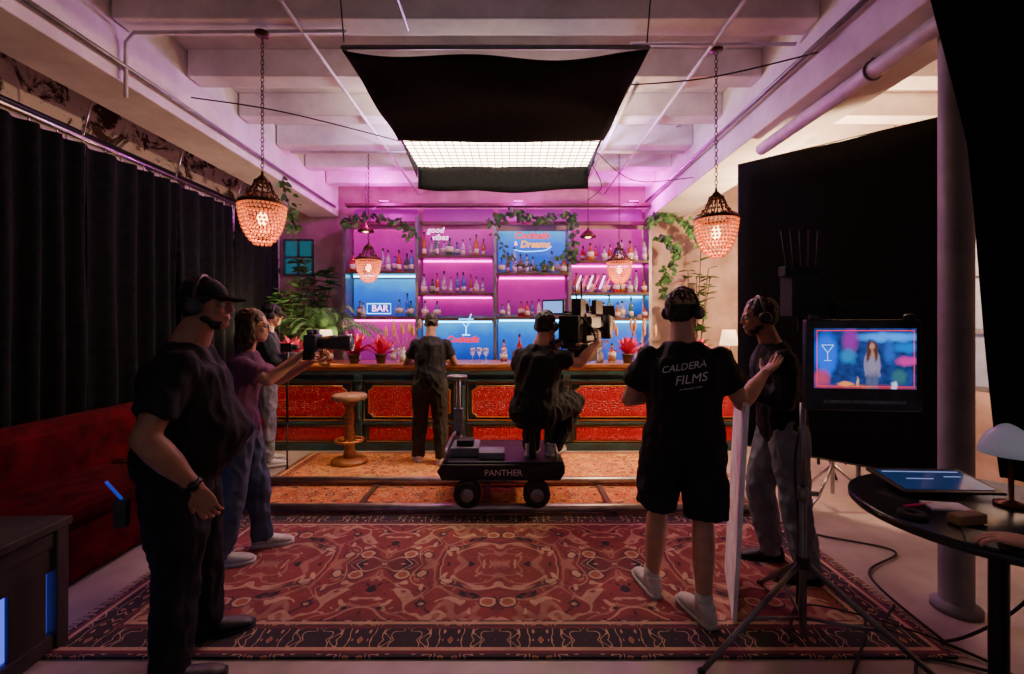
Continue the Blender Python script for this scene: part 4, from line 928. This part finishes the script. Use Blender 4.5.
top(M().box((0,0,.005),(.13,.08,.008)).build('notepad',m_white,loc=(1.66,1.74,.851),rz=-.2),'white notepad on the table','notepad')
top(M().box((0,0,.005),(.075,.15,.009)).build('mobile_phone',m_cam,loc=(1.52,1.48,.851),rz=-.7,bevel=.003),'black mobile phone lying on the table','phone')
top(M().cyl((0,0,.006),(.13,.03,.006),.005).build('pen',m_redleaf,loc=(1.50,1.74,.851)),'red pen lying on the table','pen')
e=thing('table_lamp','lamp with a pale glass dome shade on the table','lamp',(1.93,1.76,.85))
M().lathe([(.05,0),(.05,.012),(.009,.025),(.008,.20),(.015,.215)],n=16).build('base',m_bronze,e)
M().lathe([(.095,.20),(.09,.23),(.068,.28),(.035,.31),(.015,.325),(.012,.32),(.065,.275),(.087,.225)],n=24).build('lamp_shade',pm('frosted_glass',(.9,.92,.95),(.8,.83,.9),rough=.3,emit=(.55,.6,.75),es=.10),e)
e=thing('storage_shelf','low metal rack by the window','rack',(3.75,4.3,0))
for x in(-.25,.25):
    for y in(-.3,.3): M().box((x,y,.5),(.03,.03,1.0)).build('leg',m_grey,e)
for z in(.3,.65,1.0): M().box((0,0,z),(.56,.66,.03)).build('shelf_board',m_wood,e)
w=M(); w.lathe([(.07,0),(.085,.01),(.09,.2),(.095,.2),(.095,.22),(.0,.225)],n=18)
b0=top(w.build('white_tub',m_white,loc=(3.6,4.15,1.016)),'white plastic tub on the rack','container','tubs on the rack')
for l in((3.65,4.4,1.016),(3.85,4.2,1.016),(3.6,4.1,.666),(3.65,4.4,.666),(3.62,4.2,.316)): dup(b0,l)
for i,(pts,c) in enumerate([([(1.35,2.2,.02),(1.6,2.5,.012),(2.0,2.3,.012),(2.2,2.0,.012),(1.9,2.1,.012),(1.7,1.9,.012)],'black'),([(2.1,2.2,.012),(2.2,2.8,.012),(2.6,3.1,.012),(2.2,3.4,.012),(2.5,3.8,.012)],'black'),([(1.5,2.0,.012),(1.9,2.5,.012),(1.75,3.1,.012),(2.1,3.5,.012),(1.8,4.0,.012)],'black'),([(2.0,1.9,.8),(2.3,2.0,.4),(2.15,2.2,.03),(1.9,2.3,.012),(2.1,2.5,.012)],'black')]):
    top(M().tube(smooth(pts,12),.007,6).build('power_cable',m_rub),'black power cable lying on the concrete floor','cable')
# film light behind flag
e=thing('film_light','film lamp head on a stand behind the flag','studio light',(3.3,4.9,0))
w=M(); w.cyl((0,0,.05),(0,0,2.1),.016)
for a in(.3,2.4,4.5): w.tube([(0,0,.45),(cos(a)*.4,sin(a)*.4,.015)],.012,8)
w.build('stand',m_blk,e)
Rl=Matrix.Rotation(-.5,3,'X')
M().lathe([(.1,-.2),(.11,-.05),(.13,.05),(.13,.1),(.12,.1),(.1,.0)],(0,0,2.25),20,R=Rl).build('housing',m_blk,e)
M().lathe([(0,.06),(.11,.06),(0,.065)],(0,0,2.25),20,R=Rl).build('lens',em('tungsten_lens',(1,.62,.35),25),e)
light('POINT',(0,0.05,2.62),(1,.60,.32),480,.1,par=e)
# uplights on top of shelving
for x in(-2.0,0.1,1.9):
    u=thing('led_uplight','small magenta wash light on top of the shelving','studio light',(x,7.12,3.44)); M().box((0,0,.02),(.16,.06,.04)).build('housing',m_blk,u); light('POINT',(0,-.42,.08),(.9,.0,.80),46,.04,par=u); M().box((0,0,.045),(.14,.04,.006)).build('lens',m_mag,u)
for x,y in((-.9,5.15),(.95,5.15)):  # added fill lights that brighten the ceiling, not fixtures of the light bank
    u=thing('led_uplight','added violet fill light for the ceiling on the light frame','studio light',(x-.1,y,3.40)); M().box((0,0,.0),(.16,.08,.04)).build('housing',m_blk,u); light('POINT',(0,-.1,.10),(.66,.34,1),46,.04,par=u); M().box((0,0,.025),(.14,.06,.006)).build('lens',em('fill_led',(.8,.6,1),4),u)
# ------------------------------------------------------------------ world, camera
W=bpy.data.worlds.new('World'); bpy.context.scene.world=W; W.use_nodes=True; bg=W.node_tree.nodes['Background']; bg.inputs[0].default_value=(.60,.53,.62,1); bg.inputs[1].default_value=.21
cd=bpy.data.cameras.new('Camera'); cam=bpy.data.objects.new('Camera',cd); COL.objects.link(cam); cam.location=(0,0,1.55); cam.rotation_euler=(pi/2,0,0)
cd.lens=16; cd.sensor_width=36; cd.shift_y=-12/1024; cd.clip_start=.05; bpy.context.scene.camera=cam
